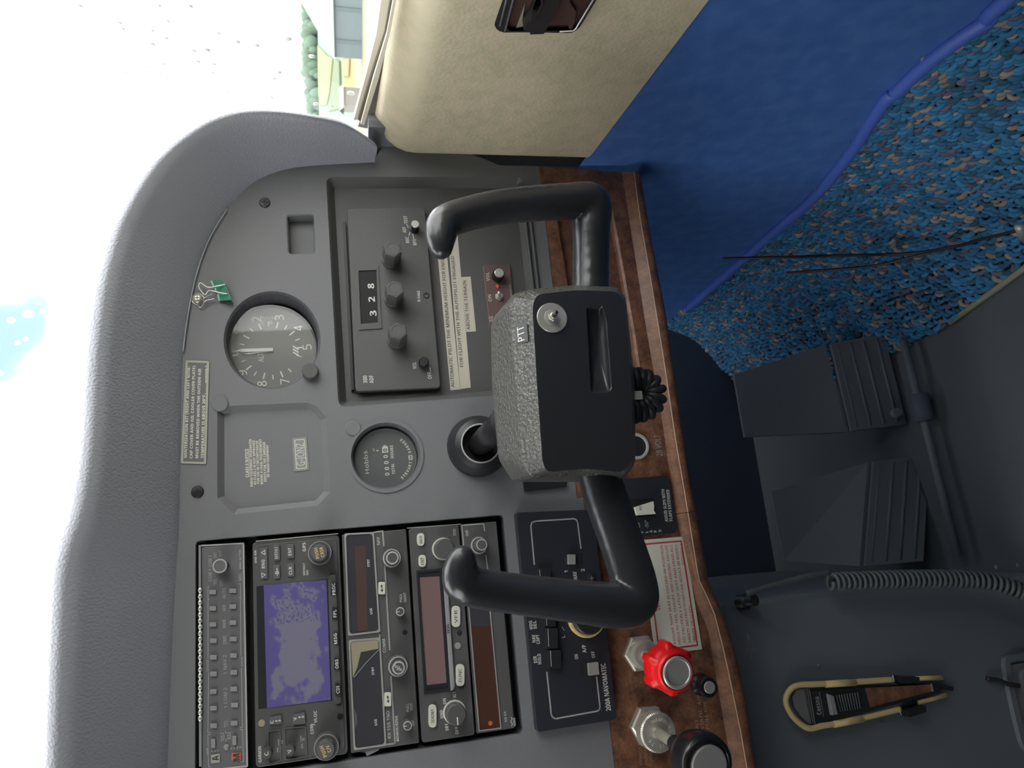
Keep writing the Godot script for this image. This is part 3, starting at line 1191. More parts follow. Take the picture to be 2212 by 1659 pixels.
# ================= glareshield =================
var GI := [[345, 2000], [350, 1850], [360, 1659], [370, 1400], [378, 1250], [385, 1140], [388, 1000], [392, 800], [405, 690], [425, 590], [455, 510], [500, 440], [545, 395], [600, 370], [650, 360], [710, 355], [765, 352], [812, 349]]
var GR := [[78, 2050], [82, 1880], [90, 1659], [100, 1390], [113, 1215], [148, 1092], [168, 960], [180, 780], [195, 650], [216, 560], [246, 478], [312, 364], [400, 282], [480, 246], [560, 238], [650, 246], [728, 260], [800, 303]]
func glareshield() -> void:
	var t := thing("glareshield", "padded grey glareshield curving over the top of the instrument panel", "glareshield", Vector3(200, 60, 0))
	var n := GI.size()
	var ip := []
	var rp := []
	for i in n:
		ip.append(pp(v2(GI[i][0], GI[i][1]), 0.0))
		rp.append(pp(v2(GR[i][0], GR[i][1]), [52.0, 48.0, 38.0, 18.0][max(0, i - n + 4)]))
	# the shield runs on to the far side of the cabin
	ip[0] = Vector3(-170, 61, 0); rp[0] = Vector3(-150, 119, 52)
	ip[1] = Vector3(-60, 60.5, 0); rp[1] = Vector3(-45, 118.5, 52)
	ip.push_front(Vector3(-517, 60, 0)); rp.push_front(Vector3(-517, 112, 52))
	var is_ := smooth_path(ip, 5)
	var rs := smooth_path(rp, 5)
	var b := mb()
	b.sg(0)
	var prev := PackedVector3Array()
	for i in is_.size():
		var I := is_[i]
		var R := rs[i]
		var o := Vector3(R.x - I.x, R.y - I.y, 0).normalized()
		var Rin := R - o * 13.0
		Rin.z = R.z + 8.0
		var cur := PackedVector3Array()
		cur.append(I + Vector3(0, 0, -6) - o * 3.0)
		var C := I.lerp(Rin, 0.35)
		C.z = R.z * 0.5
		for j in 9:
			var f := j / 8.0
			cur.append((I - o * 1.0).lerp(C, f).lerp(C.lerp(Rin, f), f))
		for j in range(1, 7):
			var a := PI / 2 * j / 6.0
			cur.append(Rin + o * 13.0 * sin(a) + Vector3(0, 0, -14.0 * (1.0 - cos(a))))
		cur.append(R + o * 3.0 + Vector3(0, 0, -40))
		cur.append(R + o * 2.0 + Vector3(0, 0, -140))
		cur.append(Vector3(clamp(R.x, -470.0, 470.0) * 0.92, R.y * 0.9, -390))
		cur.append(Vector3(clamp(R.x, -470.0, 470.0) * 0.90, -60, -430))
		if i > 0: b.loop_strip(cur, prev, false)
		prev = cur
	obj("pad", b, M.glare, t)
	# end flange where the shield meets the side wall
	b = mb()
	b.sg(FLAT)
	var fl := PackedVector3Array()
	for q in prev: fl.append(q)
	var ctr := Vector3.ZERO
	for q in fl: ctr += q
	b.fan(ctr / fl.size(), fl)
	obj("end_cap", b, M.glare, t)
	# worn seam line between shield and panel
	b = mb()
	var sp := []
	for p in [[397, 760], [406, 690], [424, 600], [452, 520], [492, 452]]: sp.append(pp(v2(p[0], p[1]), 2.0))
	tube(b, smooth_path(sp, 6), 0.6, 6)
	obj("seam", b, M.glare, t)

# ================= instrument panel cover =================
var TRAY := [[705, 383], [1130, 383], [1182, 846], [732, 880]]
const TZ := -9.0
var ALT_C := Vector2(320.5, -18.4)
var HOB_C := Vector2(218.5, -104.6)
func ellipse(c: Vector2, a: float, bb: float, seg: int = 48) -> PackedVector2Array:
	var o := PackedVector2Array()
	for i in seg: o.append(c + Vector2(cos(TAU * i / seg) * a, sin(TAU * i / seg) * bb))
	return o
func instrument_panel() -> void:
	var t := thing("instrument_panel", "dark grey moulded plastic instrument panel cover with recesses", "panel", Vector3(200, -240, 0))
	var yb := pp(v2(1184, 520), 0).y
	var out := PackedVector2Array()
	out.append(Vector2(-517, 62))
	for i in range(2, GI.size()):
		var p := pp(v2(GI[i][0], GI[i][1]), 0)
		out.append(xy(p) + Vector2(0, 1))
	out.append(Vector2(503, -118)); out.append(Vector2(503, -180)); out.append(Vector2(484, -225)); out.append(Vector2(484, yb)); out.append(Vector2(172, yb)); out.append(Vector2(172, -268)); out.append(Vector2(-517, -268))
	var bay := rrect(79.5, -78.5, 168, 238, 3, 2)
	var tray := poly_px([v2(705, 383), v2(1130, 383), v2(1182, 846), v2(732, 880)])
	tray = round_poly(tray, 7.0)
	var sq := round_poly(poly_px([v2(619, 464), v2(681, 462), v2(684, 549), v2(623, 551)]), 4.0)
	var oct := poly_px([qd(345, 925), qd(430, 905), qd(900, 885), qd(955, 905), qd(1018, 975), qd(1040, 1440), qd(965, 1520), qd(450, 1575), qd(345, 1475)])
	var alt := ellipse(ALT_C, 42.0, 38.0)
	var hob := ellipse(HOB_C, 27.5, 28.0)
	var b := mb()
	plate_holes(b, out, [bay, tray, sq, oct, alt, hob], -4.0, 0.0, 0.6)
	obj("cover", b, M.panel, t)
	b = mb()
	well(b, bay, 0, -24, 0.5)
	obj("radio_bay", b, M.bay, t)
	b = mb()
	well(b, tray, 0, TZ, 1.5, 5.0)
	obj("tray", b, M.tray, t)
	b = mb()
	well(b, sq, 0, -11, 1.0, 1.0)
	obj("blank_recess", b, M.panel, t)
	b = mb()
	well(b, oct, 0, -4.5, 1.0, 3.5)
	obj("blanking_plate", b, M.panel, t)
	b = mb()
	well(b, alt, 0, -30, 1.6, 3.0, false)
	obj("altimeter_opening", b, M.bay, t)
	b = mb()
	well(b, hob, 0, -26, 1.6, 1.0, false)
	obj("hour_meter_opening", b, M.bay, t)
	# raised lip round the hour meter opening
	b = mb()
	ring2(b, ellipse(HOB_C, 30.0, 30.5), ellipse(HOB_C, 27.4, 27.9), 0.0, 0.9)
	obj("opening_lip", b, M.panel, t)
	# screws and plug buttons
	for s in [v2(573, 439), v2(428, 1062)]:
		var c := pp(s, 0)
		b = mb()
		lathe(b, c, Vector3(0, 0, 1), [[4.6, 0], [4.6, 0.5], [4.0, 1.2], [1.5, 1.5]], 20)
		var sc := obj("screw", b, M.black, t)
		b = mb()
		box(b, c + Vector3(-2.6, -0.35, 1.2), c + Vector3(2.6, 0.35, 1.65))
		box(b, c + Vector3(-0.35, -2.6, 1.2), c + Vector3(0.35, 2.6, 1.65))
		obj("slot", b, M.deep, sc)
	for s in [v2(477, 873), v2(764, 925)]:
		b = mb()
		lathe(b, pp(s, 0), Vector3(0, 0, 1), [[6.2, 0], [6.2, 0.7], [5.6, 1.2]], 24)
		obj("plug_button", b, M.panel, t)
	# moulded double rail under the tray
	for k in 2:
		b = mb()
		var pa := pp(v2(1134 + k * 11, 470), 0)
		var pb := pp(v2(1178 + k * 11, 846), 0)
		tube(b, PackedVector3Array([pa + Vector3(30, 0, 0.5), pa + Vector3(0, 0, 0.5), pb + Vector3(0, 0, 0.5)]), 1.7, 8)
		obj("rail", b, M.tray, t)
	# column guide collar with its dark bore
	b = mb()
	var cc := pp(v2(1034, 962), 4)
	cc.z = 0
	lathe(b, cc, Vector3(0, 0, 1), [[26, 0], [25, 6], [21, 13], [16.5, 15.5], [15.5, 15.0], [15.0, 6.0]], 40)
	obj("column_collar", b, M.black, t)
	b = mb()
	lathe(b, cc + Vector3(0, 0, 14.6), Vector3(0, 0, 1), [[16.0, 0], [16.6, 1.0], [15.4, 1.2], [15.2, 0.2]], 40, false, false)
	obj("collar_ring", b, M.soft_white, t)
	# filler blocks under the tray between radio stack and yoke
	b = mb()
	slab(b, poly_px([v2(1125, 1018), v2(1215, 1008), v2(1222, 1052), v2(1132, 1062)]), 0, 3.0, 0.8)
	obj("switch_blank", b, M.black, t)
func round_poly(p: PackedVector2Array, r: float, seg: int = 5) -> PackedVector2Array:
	var o := PackedVector2Array()
	var k := p.size()
	for i in k:
		var a := p[(i + k - 1) % k]
		var c := p[(i + 1) % k]
		var d1: float = min(r, p[i].distance_to(a) * 0.45)
		var d2: float = min(r, p[i].distance_to(c) * 0.45)
		var s := p[i] + (a - p[i]).normalized() * d1
		var e := p[i] + (c - p[i]).normalized() * d2
		for j in seg + 1:
			var f := float(j) / seg
			o.append(s.lerp(p[i], f).lerp(p[i].lerp(e, f), f))
	return o

# ================= wood grain lower panel =================
var L1 := [[1330, 300], [1344, 375], [1361, 487], [1394, 700], [1430, 912], [1441, 992], [1449, 1032], [1458, 1098], [1469, 1156], [1501, 1302], [1527, 1346], [1547, 1465], [1570, 1596], [1580, 1659], [1605, 1850]]
var L2 := [[1358, 300], [1370, 371], [1384, 477], [1401, 571], [1422, 700], [1435, 780], [1459, 944], [1483, 1085], [1505, 1220], [1511, 1254], [1541, 1314], [1567, 1417], [1602, 1588], [1614, 1659], [1648, 1850]]
var L3 := [[1370, 300], [1382, 369], [1401, 487], [1438, 680], [1455, 806], [1475, 939], [1493, 1058], [1514, 1164], [1524, 1220], [1530, 1262], [1560, 1320], [1585, 1400], [1604, 1477], [1632, 1659], [1662, 1850]]
func along(L: Array, y: float) -> Vector2:
	for i in L.size() - 1:
		if y >= L[i][1] and y <= L[i + 1][1]:
			var f: float = (y - L[i][1]) / (L[i + 1][1] - L[i][1])
			return Vector2(lerpf(L[i][0], L[i + 1][0], f), y)
	return Vector2(L[L.size() - 1][0], y)
func wood_panel() -> void:
	var t := thing("lower_panel", "burl wood grain lower panel with a moulded lip along its foot", "panel", Vector3(200, -380, 0))
	var yb := pp(v2(1184, 520), 0).y
	var ys := []
	for i in 41: ys.append(lerpf(372.0, 1840.0, i / 40.0))
	var lo := PackedVector2Array()
	for y in ys: lo.append(xy(pp(along(L1, y), 0)))
	var out := PackedVector2Array()
	out.append(Vector2(484, yb + 4))
	out.append(Vector2(174, yb + 4)); out.append(Vector2(174, -262)); out.append(Vector2(-517, -262)); out.append(Vector2(-517, lo[lo.size() - 1].y))
	for i in lo.size(): out.append(lo[lo.size() - 1 - i])
	var glove := round_poly(poly_px([v2(1200, 452), v2(1322, 446), v2(1340, 540), v2(1372, 720), v2(1392, 858), v2(1268, 876)]), 4.0)
	var b := mb()
	var hs := [glove]
	b.sg(FLAT)
	face_loops(b, [out] + hs, -0.5)
	obj("face", b, M.wood, t)
	b = mb()
	well(b, glove, -0.5, -6.0, 2.0, 1.0)
	obj("glovebox_door", b, M.wood, t)
	# moulded lip: slope, crest, rolled foot
	b = mb()
	b.sg(0)
	var p0 := PackedVector3Array()
	for i in ys.size():
		var a := pp(along(L1, ys[i]), -0.5)
		var c := pp(along(L2, ys[i]), 8.0)
		var e := pp(along(L3, ys[i]), 7.0)
		var cur := PackedVector3Array([a, a.lerp(c, 0.5) + Vector3(0, 0, -0.8), c + Vector3(0, 1.5, -0.6), c + Vector3(0, -0.8, 0.2), c.lerp(e, 0.6) + Vector3(0, 0, 0.6), e, e + Vector3(0, -2, -5), e + Vector3(0, -1, -40)])
		if i > 0: b.loop_strip(p0, cur, false)
		p0 = cur
	var far := PackedVector3Array()
	for q in p0: far.append(Vector3(-517, q.y, q.z))
	b.loop_strip(p0, far, false)
	obj("lip", b, M.wood, t)
	# hairline crack across the lip
	b = mb()
	line_px(b, [qt(400, 1246), qt(510, 1230)], 8.2, 0.5)
	line_px(b, [qt(510, 1230), qt(582, 1220)], 9.0, 0.5)
	obj("crack", b, M.deep, t)
	# pale bead that paints the highlight along the crest
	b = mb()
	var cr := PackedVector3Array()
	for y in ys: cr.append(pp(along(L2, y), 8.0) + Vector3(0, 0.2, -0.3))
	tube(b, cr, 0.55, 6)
	obj("crest_highlight", b, M.tan_ink, t)
	b = mb()
	text(b, "28 VOLT", qt(305, 772), qt(282, 598), 13.0, -0.4, false)
	obj("lettering", b, M.soft_white, t)
	b = mb()
	text(b, "ALT", qu(1225, 1200), qu(1218, 1088), 6.4, -0.4, false)
	text(b, "STATIC  AIR", qu(1290, 1200), qu(1240, 800), 6.4, -0.4, false)
	text(b, "PULL ON", qu(1348, 1195), qu(1312, 890), 6.4, -0.4, false)
	obj("lettering", b, M.tan_ink, t)
	b = mb()
	text(b, "MIXTURE", qu(468, 745), qu(440, 520), 5.5, -0.4, false)
	text(b, "PULL", qu(518, 712), qu(505, 590), 5.5, -0.4, false)
	text(b, "LEAN", qu(580, 700), qu(566, 555), 5.5, -0.4, false)
	text(b, "THROTTLE", qu(580, 1620), qu(548, 1290), 6.0, -0.4, false)
	text(b, "PUSH", qu(640, 1610), qu(622, 1440), 6.0, -0.4, false)
	text(b, "OPEN", qu(705, 1605), qu(690, 1470), 6.5, -0.4, false)
	obj("lettering", b, M.faint_ink, t)
	# lighter socket beside the 28 volt mark
	var c := pp(v2(1374, 964), 0)
	var s := thing("power_socket", "chrome rimmed power socket above the 28 volt lettering", "socket", c)
	b = mb()
	lathe(b, c + Vector3(0, 0, -0.5), Vector3(0, 0, 1), [[11.6, 0], [11.6, 2.0], [10.6, 3.2], [9.2, 3.2], [8.6, 0.5]], 36, false, false)
	obj("rim", b, M.bead, s)
	b = mb()
	lathe(b, c + Vector3(0, 0, 0.2), Vector3(0, 0, 1), [[8.9, 0], [8.9, 0.6]], 28)
	obj("bore", b, M.deep, s)

# ================= pedestal and footwell =================
const PZ := -28.0
func pedestal() -> void:
	var t := thing("center_pedestal", "dark grey vertical pedestal below the wood panel carrying the microphone", "pedestal", Vector3(-90, -745, -100))
	var b := mb()
	slab(b, round_poly(fix(PackedVector2Array([Vector2(-330, -744), Vector2(64, -744), Vector2(72, -392), Vector2(-330, -392)])), 6.0), -500, PZ, 5.0)
	obj("body", b, M.foot_gray, t)
	b = mb()
	text(b, "MIKE", qg(592, 838), qg(585, 770), 6.5, PZ, false)
	text(b, "JACK", qg(628, 836), qg(620, 765), 6.5, PZ, false)
	line_px(b, [qg(605, 870), qg(590, 765)], PZ, 0.6)
	quad_px(b, [qg(577, 768), qg(580, 716), qg(603, 760)], PZ, 0.15)
	obj("lettering", b, M.dim_line, t)
	for s in [qq(570, 90), qq(1270, 745), v2(2150, 1224), v2(2197, 1219)]:
		b = mb()
		lathe(b, pp(s, PZ), Vector3(0, 0, 1), [[2.0, 0], [1.6, 0.8]], 12)
		obj("rivet", b, M.foot_gray, t)
	# lower cover plate with a raised frame
	var pl := thing("cover_plate", "grey plate in a raised dark frame low on the pedestal", "cover plate", pp(v2(2200, 1520), PZ))
	var o3 := [v2(2157, 1415), v2(2165, 1470), v2(2190, 1580), v2(2204, 1625), v2(2330, 1640), v2(2330, 1390)]
	var q2 := round_poly(poly_px(o3, PZ), 10.0)
	b = mb()
	ring2(b, q2, inset(q2, 6.0), PZ, PZ + 5.0)
	obj("frame", b, M.foot_gray, pl)
	b = mb()
	slab(b, inset(q2, 9.0), PZ, PZ + 1.2, 0.4)
	obj("plate", b, M.key_light, pl)
	b = mb()
	var kc := pp(qo(745, 940), PZ)
	lathe(b, kc, Vector3(0, 0, 1), [[7.5, 0], [7.5, 4], [6.5, 6], [3, 7]], 24)
	obj("screw_boss", b, M.foot_gray, pl)
	b = mb()
	lathe(b, pp(qo(690, 785), PZ), Vector3(0, 0, 1), [[2.4, 0], [2.0, 1.2]], 14)
	obj("screw", b, M.key_light, pl)
	b = mb()
	tube(b, smooth_path([pp(qo(470, 955), PZ + 3), pp(qo(560, 970), PZ + 5), pp(qo(640, 1000), PZ + 8), pp(qo(720, 1010), PZ + 8)], 5), 2.2, 8)
	obj("pull_cord", b, M.rubber, pl)
func footwell() -> void:
	# two rudder pedals: an upper plate, a ribbed lower tread and a hinge arm
	var spec := [[v2(1662, 1062), v2(1690, 1210), v2(1850, 1222), v2(1868, 1000), "black rudder pedal with a smooth plate beside the pedestal", v2(1868, 985), v2(1990, 1212)], [v2(1582, 812), v2(1605, 945), v2(1822, 935), v2(1778, 748), "black rudder pedal in the corner by the side wall", v2(1778, 745), v2(1875, 935)]]
	for s in spec:
		var zt := -270.0
		var zb := -205.0
		var a := pp(s[0], zt)
		var bq := pp(s[1], zt)
		var c := pp(s[2], zb)
		var d := pp(s[3], zb)
		var t := thing("rudder_pedal", s[4], "rudder pedal", (c + d) / 2 + Vector3(0, -60, 30), "rudder pedals in the footwell")
		var b := mb()
		prism(b, PackedVector3Array([a, bq, c, d]), Vector3(0, 2, 7))
		obj("plate", b, M.pedal, t)
		var e := pp(s[5], zb + 8)
		var f := pp(s[6], -165.0)
		var w := (c - d).normalized()
		b = mb()
		var lo := Vector3(0, -58, 36)
		prism(b, PackedVector3Array([d + Vector3(0, -3, 6), c + Vector3(0, -3, 6), c + lo, d + lo]), Vector3(0, 2, 8))
		obj("tread", b, M.foot_gray, t)
		for k in 4:
			b = mb()
			var o := Vector3(0, -8 - k * 13.0, 16 + k * 8.0)
			tube(b, PackedVector3Array([d + o + w * 4.0, c + o - w * 4.0]), 2.0, 8)
			obj("rib", b, M.pedal, t)
		b = mb()
		tube(b, PackedVector3Array([(c + d) / 2 + Vector3(0, -45, 20), (c + d) / 2 + Vector3(0, -95, -10)]), 7.0, 10)
		obj("hinge_arm", b, M.foot_dark, t)
	var r0 := py(v2(1950, 735), -728)
	var r1 := py(v2(2068, 1200), -728)
	var t2 := thing("rudder_bar", "thin dark rod lying across the footwell floor below the pedals", "rod", r0)
	var b2 := mb()
	tube(b2, PackedVector3Array([r0, r1]), 4.5, 10)
	obj("rod", b2, M.pedal, t2)
	b2 = mb()
	var m := py(v2(1990, 880), -728)
	var dr := (r1 - r0).normalized()
	tube(b2, PackedVector3Array([m - dr * 16.0, m + dr * 16.0]), 10.0, 14)
	obj("bearing_block", b2, M.foot_dark, t2)
	b2 = mb()
	lathe(b2, py(v2(1932, 893), -722), Vector3(0, 0.3, 1), [[6, 0], [6, 6], [5, 8]], 14)
	obj("bolt", b2, M.pedal, t2)

# ================= radio stack =================
func lett(parent: Node3D, m: Material, z: float, rows: Array, bold := true) -> void:
	var b := mb()
	for r in rows: text(b, r[0], r[1], r[2], r[3], z, r[4] if r.size() > 4 else bold)
	obj("lettering", b, m, parent)
func key_px(parent: Node3D, called: String, m: Material, q: Array, z0: float, z1: float, r: float = 1.0) -> MeshInstance3D:
	var b := mb()
	slab(b, round_poly(poly_px(q, z0), r, 4), z0, z1, 0.35)
	return obj(called, b, m, parent)
func rect_q(f: Callable, x0: float, x1: float, y0: float, y1: float) -> Array:
	return [f.call(x0, y1), f.call(x0, y0), f.call(x1, y0), f.call(x1, y1)]
func screw(parent: Node3D, p: Vector2, z: float, r: float) -> void:
	var b := mb()
	lathe(b, pp(p, z), Vector3(0, 0, 1), [[r, 0], [r, 0.4], [r * 0.8, 0.7]], 18)
	obj("screw", b, M.deep, parent)

func audio_panel() -> void:
	var z := 0.0
	var t := thing("audio_panel", "slim audio selector panel with two rows of small grey keys", "radio", Vector3(79, 3, 0))
	var y1 := pp(v2(436, 1420), 0).y
	var y0 := pp(v2(532, 1420), 0).y
	var b := mb()
	slab(b, rrect(79.4, (y0 + y1) / 2, 158.0, y1 - y0, 1.5), -20, z, 0.5)
	obj("faceplate", b, M.radio_gray, t)
	b = mb()
	line_px(b, [qa(268, 122), qa(566, 106), qa(592, 1640)], z, 1.1, 0.3)
	line_px(b, [qac(1600, 1580), qac(900, 1650)], z, 1.1, 0.3)
	obj("edge_line", b, M.line, t)
	b = mb()
	for l in [[qa(322, 405), qa(322, 900)], [qa(322, 405), qa(331, 405)], [qa(325, 995), qac(425, 580), qac(505, 565)], [qac(505, 625), qac(425, 640), qac(432, 990)], [qac(432, 1240), qac(445, 1605), qac(505, 1590)], [qa(545, 380), qa(548, 880)], [qa(536, 384), qa(545, 380)], [qa(552, 965), qac(1465, 410), qac(1385, 425)], [qac(1385, 485), qac(1468, 475), qac(1490, 1440), qac(1405, 1455)], [qac(815, 565), qac(825, 605), qac(900, 595), qac(910, 780), qac(825, 800), qac(830, 855)], [qac(955, 525), qac(965, 590), qac(1095, 565), qac(1100, 745), qac(965, 775), qac(965, 845)], [qa(322, 492), qa(330, 492)], [qa(545, 478), qa(537, 478)]]:
		line_px(b, l, z, 0.35)
	obj("bracket_line", b, M.line, t)
	for p in [[356, 442], [357, 554], [359, 664], [361, 776], [361, 890], [362, 1005], [360, 1126], [362, 1240], [363, 1360], [495, 432], [495, 541], [496, 651], [498, 765], [499, 878], [502, 994], [502, 1108], [508, 1218], [505, 1343]]:
		key_px(t, "key", M.key_light, rect_q(qa, p[0] - 24, p[0] + 24, p[1] - 15, p[1] + 15), z, z + 1.6, 0.5)
	for p in [[362, 1482], [507, 1462]]:
		key_px(t, "key", M.key_light, rect_q(qa, p[0] - 16, p[0] + 14, p[1] - 30, p[1] + 30), z, z + 1.6, 0.5)
	key_px(t, "lamp_lens", M.sign_gray, [qac(520, 1240), qac(795, 1205), qac(795, 1460), qac(525, 1495)], z, z + 0.8, 0.3)
	key_px(t, "lamp_lens", M.sign_red, [qac(1135, 1180), qac(1425, 1175), qac(1425, 1395), qac(1135, 1405)], z, z + 0.8, 0.3)
	var zz := z + 0.8
	lett(t, M.ink, zz, [["A", qac(752, 1400), qac(745, 1250), 14], ["M", qac(1385, 1390), qac(1375, 1190), 14]])
	lett(t, M.line, z, [["COM 1", qa(349, 366), qa(346, 284), 7.0, false], ["COM 2", qa(348, 264), qa(345, 187), 7.0, false], ["TEL", qa(383, 390), qa(381, 348), 6.5, false], ["INT", qa(383, 205), qa(381, 165), 6.5, false], ["OFF", qa(425, 400), qa(422, 358), 6.5, false], ["EXT", qa(418, 192), qa(415, 152), 6.5, false], ["KMA 24 TSO", qa(552, 280), qa(548, 150), 4.2], ["MIC", qa(555, 362), qa(553, 308), 7.0, false], ["SPEAKER", qa(328, 988), qa(326, 908), 4.5, false], ["PHONE", qa(564, 950), qa(562, 885), 4.5, false], ["AUTO", qa(445, 485), qa(443, 412), 7.2, false], ["ADF", qa(445, 572), qa(443, 527), 7.2, false], ["MKR", qa(446, 686), qa(444, 628), 7.2, false], ["DME", qa(449, 797), qa(447, 738), 7.2, false], ["1 NAV 2", qa(452, 1005), qa(448, 873), 7.2, false], ["1 COM 2", qa(455, 1237), qa(452, 1100), 7.2, false], ["TEL", qa(457, 1370), qa(455, 1322), 7.2, false], ["HI", qac(870, 750), qac(868, 655), 4.0], ["LO", qac(1065, 730), qac(1062, 620), 4.5], ["MKR", qac(455, 1220), qac(445, 1020), 4.6], ["T", qac(575, 1160), qac(570, 1100), 3.6], ["S", qac(670, 1150), qac(665, 1100), 3.6], ["T", qac(775, 1135), qac(765, 1080), 3.6], ["S", qac(1155, 1070), qac(1150, 1015), 3.6], ["E", qac(1245, 1055), qac(1240, 1010), 3.6], ["N", qac(1335, 1045), qac(1330, 985), 3.6], ["S", qac(1425, 1030), qac(1420, 980), 3.6]])
	var kc := pp(qa(418, 262), z)
	b = mb()
	lathe(b, kc, Vector3(0, 0, 1), [[5.2, 0], [5.2, 9.0], [4.6, 9.6]], 28)
	var kn := obj("selector_knob", b, M.radio_gray, t)
	b = mb()
	lathe(b, kc + Vector3(0, 0, 9.4), Vector3(0, 0, 1), [[5.2, 0], [5.0, 0.5], [4.1, 0.5]], 28, false, false)
	obj("knob_ring", b, M.line, kn)
	b = mb()
	ball(b, pp(qac(985, 1010), z), Vector3(2.2, 2.2, 1.6), 12, 6)
	obj("test_lamp", b, M.key_light, t)
	# bright beaded strip above the faceplate
	var st := thing("beaded_strip", "bright strip of glass beads above the audio selector panel", "light strip", pp(qa(266, 700), 0))
	b = mb()
	quad_px(b, [qa(259, 118), qa(274, 118), qa(280, 1640), qa(262, 1640)], 0.0, 1.2)
	obj("strip", b, M.key_light, st)
	for i in 22:
		b = mb()
		var p := pp(qa(267 + i * 0.02, 430 + i * 42.0), 1.2)
		ball(b, p, Vector3(2.3, 1.5, 1.4), 10, 6)
		obj("bead", b, M.bead, st)

func gps_unit() -> void:
	var z := 1.0
	var t := thing("gps_navigator", "radio with a large purple screen and round push knobs", "radio", Vector3(79, -66, 0))
	var y1 := pp(v2(550, 1420), 0).y
	var y0 := pp(v2(743, 1390), 0).y
	var b := mb()
	slab(b, rrect(79.4, (y0 + y1) / 2, 158.4, y1 - y0, 3.0), -20, z - 0.6, 0.6)
	obj("body", b, M.radio, t)
	b = mb()
	slab(b, rrect(79.4, (y0 + y1) / 2, 154.0, y1 - y0 - 4.0, 3.0), z - 0.7, z, 0.3)
	obj("faceplate", b, M.radio, t)
	b = mb()
	line_px(b, [qaa(140, 180), qaa(1860, 22)], z, 0.7, 0.2)
	obj("worn_edge", b, M.line, t)
	# screen
	b = mb()
	var so := poly_px([qa(655, 400), qa(1145, 352), qa(1178, 1190), qa(668, 1250)], z)
	slab(b, so, z - 0.2, z + 0.25, 0.2)
	obj("screen_bezel", b, M.black, t)
	b = mb()
	b.sg(FLAT)
	b.quad_uv(pp(qa(1168, 1184), z + 0.4), pp(qa(1138, 357), z + 0.4), pp(qa(705, 395), z + 0.4), pp(qa(728, 1240), z + 0.4))
	obj("screen", b, M.lcd_purple, t)
	# key bar
	b = mb()
	slab(b, round_poly(poly_px([qa(1152, 325), qa(1205, 318), qa(1245, 1205), qa(1195, 1212)], z), 2.0), z, z + 2.4, 0.8)
	obj("key_bar", b, M.radio, t)
	var kz := z + 2.4
	for p in [[1190, 417, 46], [1199, 587, 46], [1204, 760, 46], [1212, 935, 46], [1220, 1110, 46]]:
		key_px(t, "key", M.black, rect_q(qa, p[0] - 22, p[0] + 20, p[1] - p[2], p[1] + p[2]), kz, kz + 1.0, 1.0)
	lett(t, M.white, kz + 1.0, [["PROC", qa(1202, 460), qa(1196, 378), 7.2], ["FPL", qa(1208, 614), qa(1205, 562), 7.2], ["MSG", qa(1213, 798), qa(1209, 724), 7.2], ["OBS", qa(1222, 967), qa(1219, 903), 7.2], ["CDI", qa(1229, 1138), qa(1226, 1085), 7.2]])
	# keys on the right of the screen
	for q in [[215, 380, 330, 980], [505, 640, 260, 590], [500, 640, 690, 975], [780, 935, 250, 545], [785, 945, 650, 930]]:
		key_px(t, "key", M.key, [qaa(q[0] + 8, q[2]), qaa(q[1], q[2] - 12), qaa(q[1] + 12, q[3] - 10), qaa(q[0] + 15, q[3])], z, z + 1.2, 1.0)
	var z2 := z + 1.2
	lett(t, M.white, z2, [["RNG", qaa(328, 745), qaa(320, 565), 7.0], ["MENU", qaa(600, 540), qaa(590, 305), 6.8, false], ["ENT", qaa(888, 475), qaa(880, 315), 7.0], ["CLR", qaa(902, 880), qaa(892, 710), 7.0], ["D", qaa(622, 865), qaa(620, 800), 8.0]])
	b = mb()
	line_px(b, [qaa(328, 462), qaa(248, 420), qaa(322, 368), qaa(328, 462)], z2, 0.5)
	line_px(b, [qaa(258, 850), qaa(265, 945), qaa(335, 885), qaa(258, 850)], z2, 0.5)
	line_px(b, [qaa(585, 905), qaa(580, 770)], z2, 0.5)
	quad_px(b, [qaa(600, 775), qaa(578, 735), qaa(562, 778)], z2, 0.12)
	obj("symbol", b, M.white, t)
	lett(t, M.white, z, [["GNS 430", qaa(155, 638), qaa(145, 370), 4.6], ["GPS", qaa(1190, 392), qaa(1180, 205), 7.0], ["DEFAULT", qaa(1175, 895), qaa(1165, 640), 4.6], ["NAV", qaa(1242, 888), qaa(1236, 780), 4.4], ["GARMIN", qab(240, 1335), qab(232, 1015), 6.6], ["COM", qab(1278, 768), qab(1262, 590), 6.6], ["/", qab(1310, 600), qab(1300, 545), 9.0, false], ["VLOC", qab(1345, 550), qab(1335, 305), 6.6]])
	lett(t, M.line, z, [["PWR", qab(580, 1130), qab(575, 1040), 3.2], ["PUSH", qab(598, 1000), qab(592, 880), 3.2], ["VOL", qab(645, 1120), qab(640, 1010), 4.4], ["SQ", qab(662, 970), qab(657, 895), 4.4], ["VOL", qab(1068, 1060), qab(1062, 955), 4.4], ["PUSH", qab(1040, 925), qab(1034, 810), 3.2], ["ID", qab(1092, 900), qab(1088, 850), 4.4]])
	# flip-flop keys
	for q in [[390, 640, 400, 590], [855, 1105, 345, 590]]:
		key_px(t, "key", M.key, [qab(q[0] + 20, q[2] + 40), qab(q[1], q[2]), qab(q[1] + 20, q[3] - 30), qab(q[0], q[3])], z, z + 1.4, 1.2)
	lett(t, M.white, z + 1.4, [["C", qab(480, 560), qab(476, 500), 7.0], ["V", qab(945, 490), qab(930, 430), 7.0]])
	b = mb()
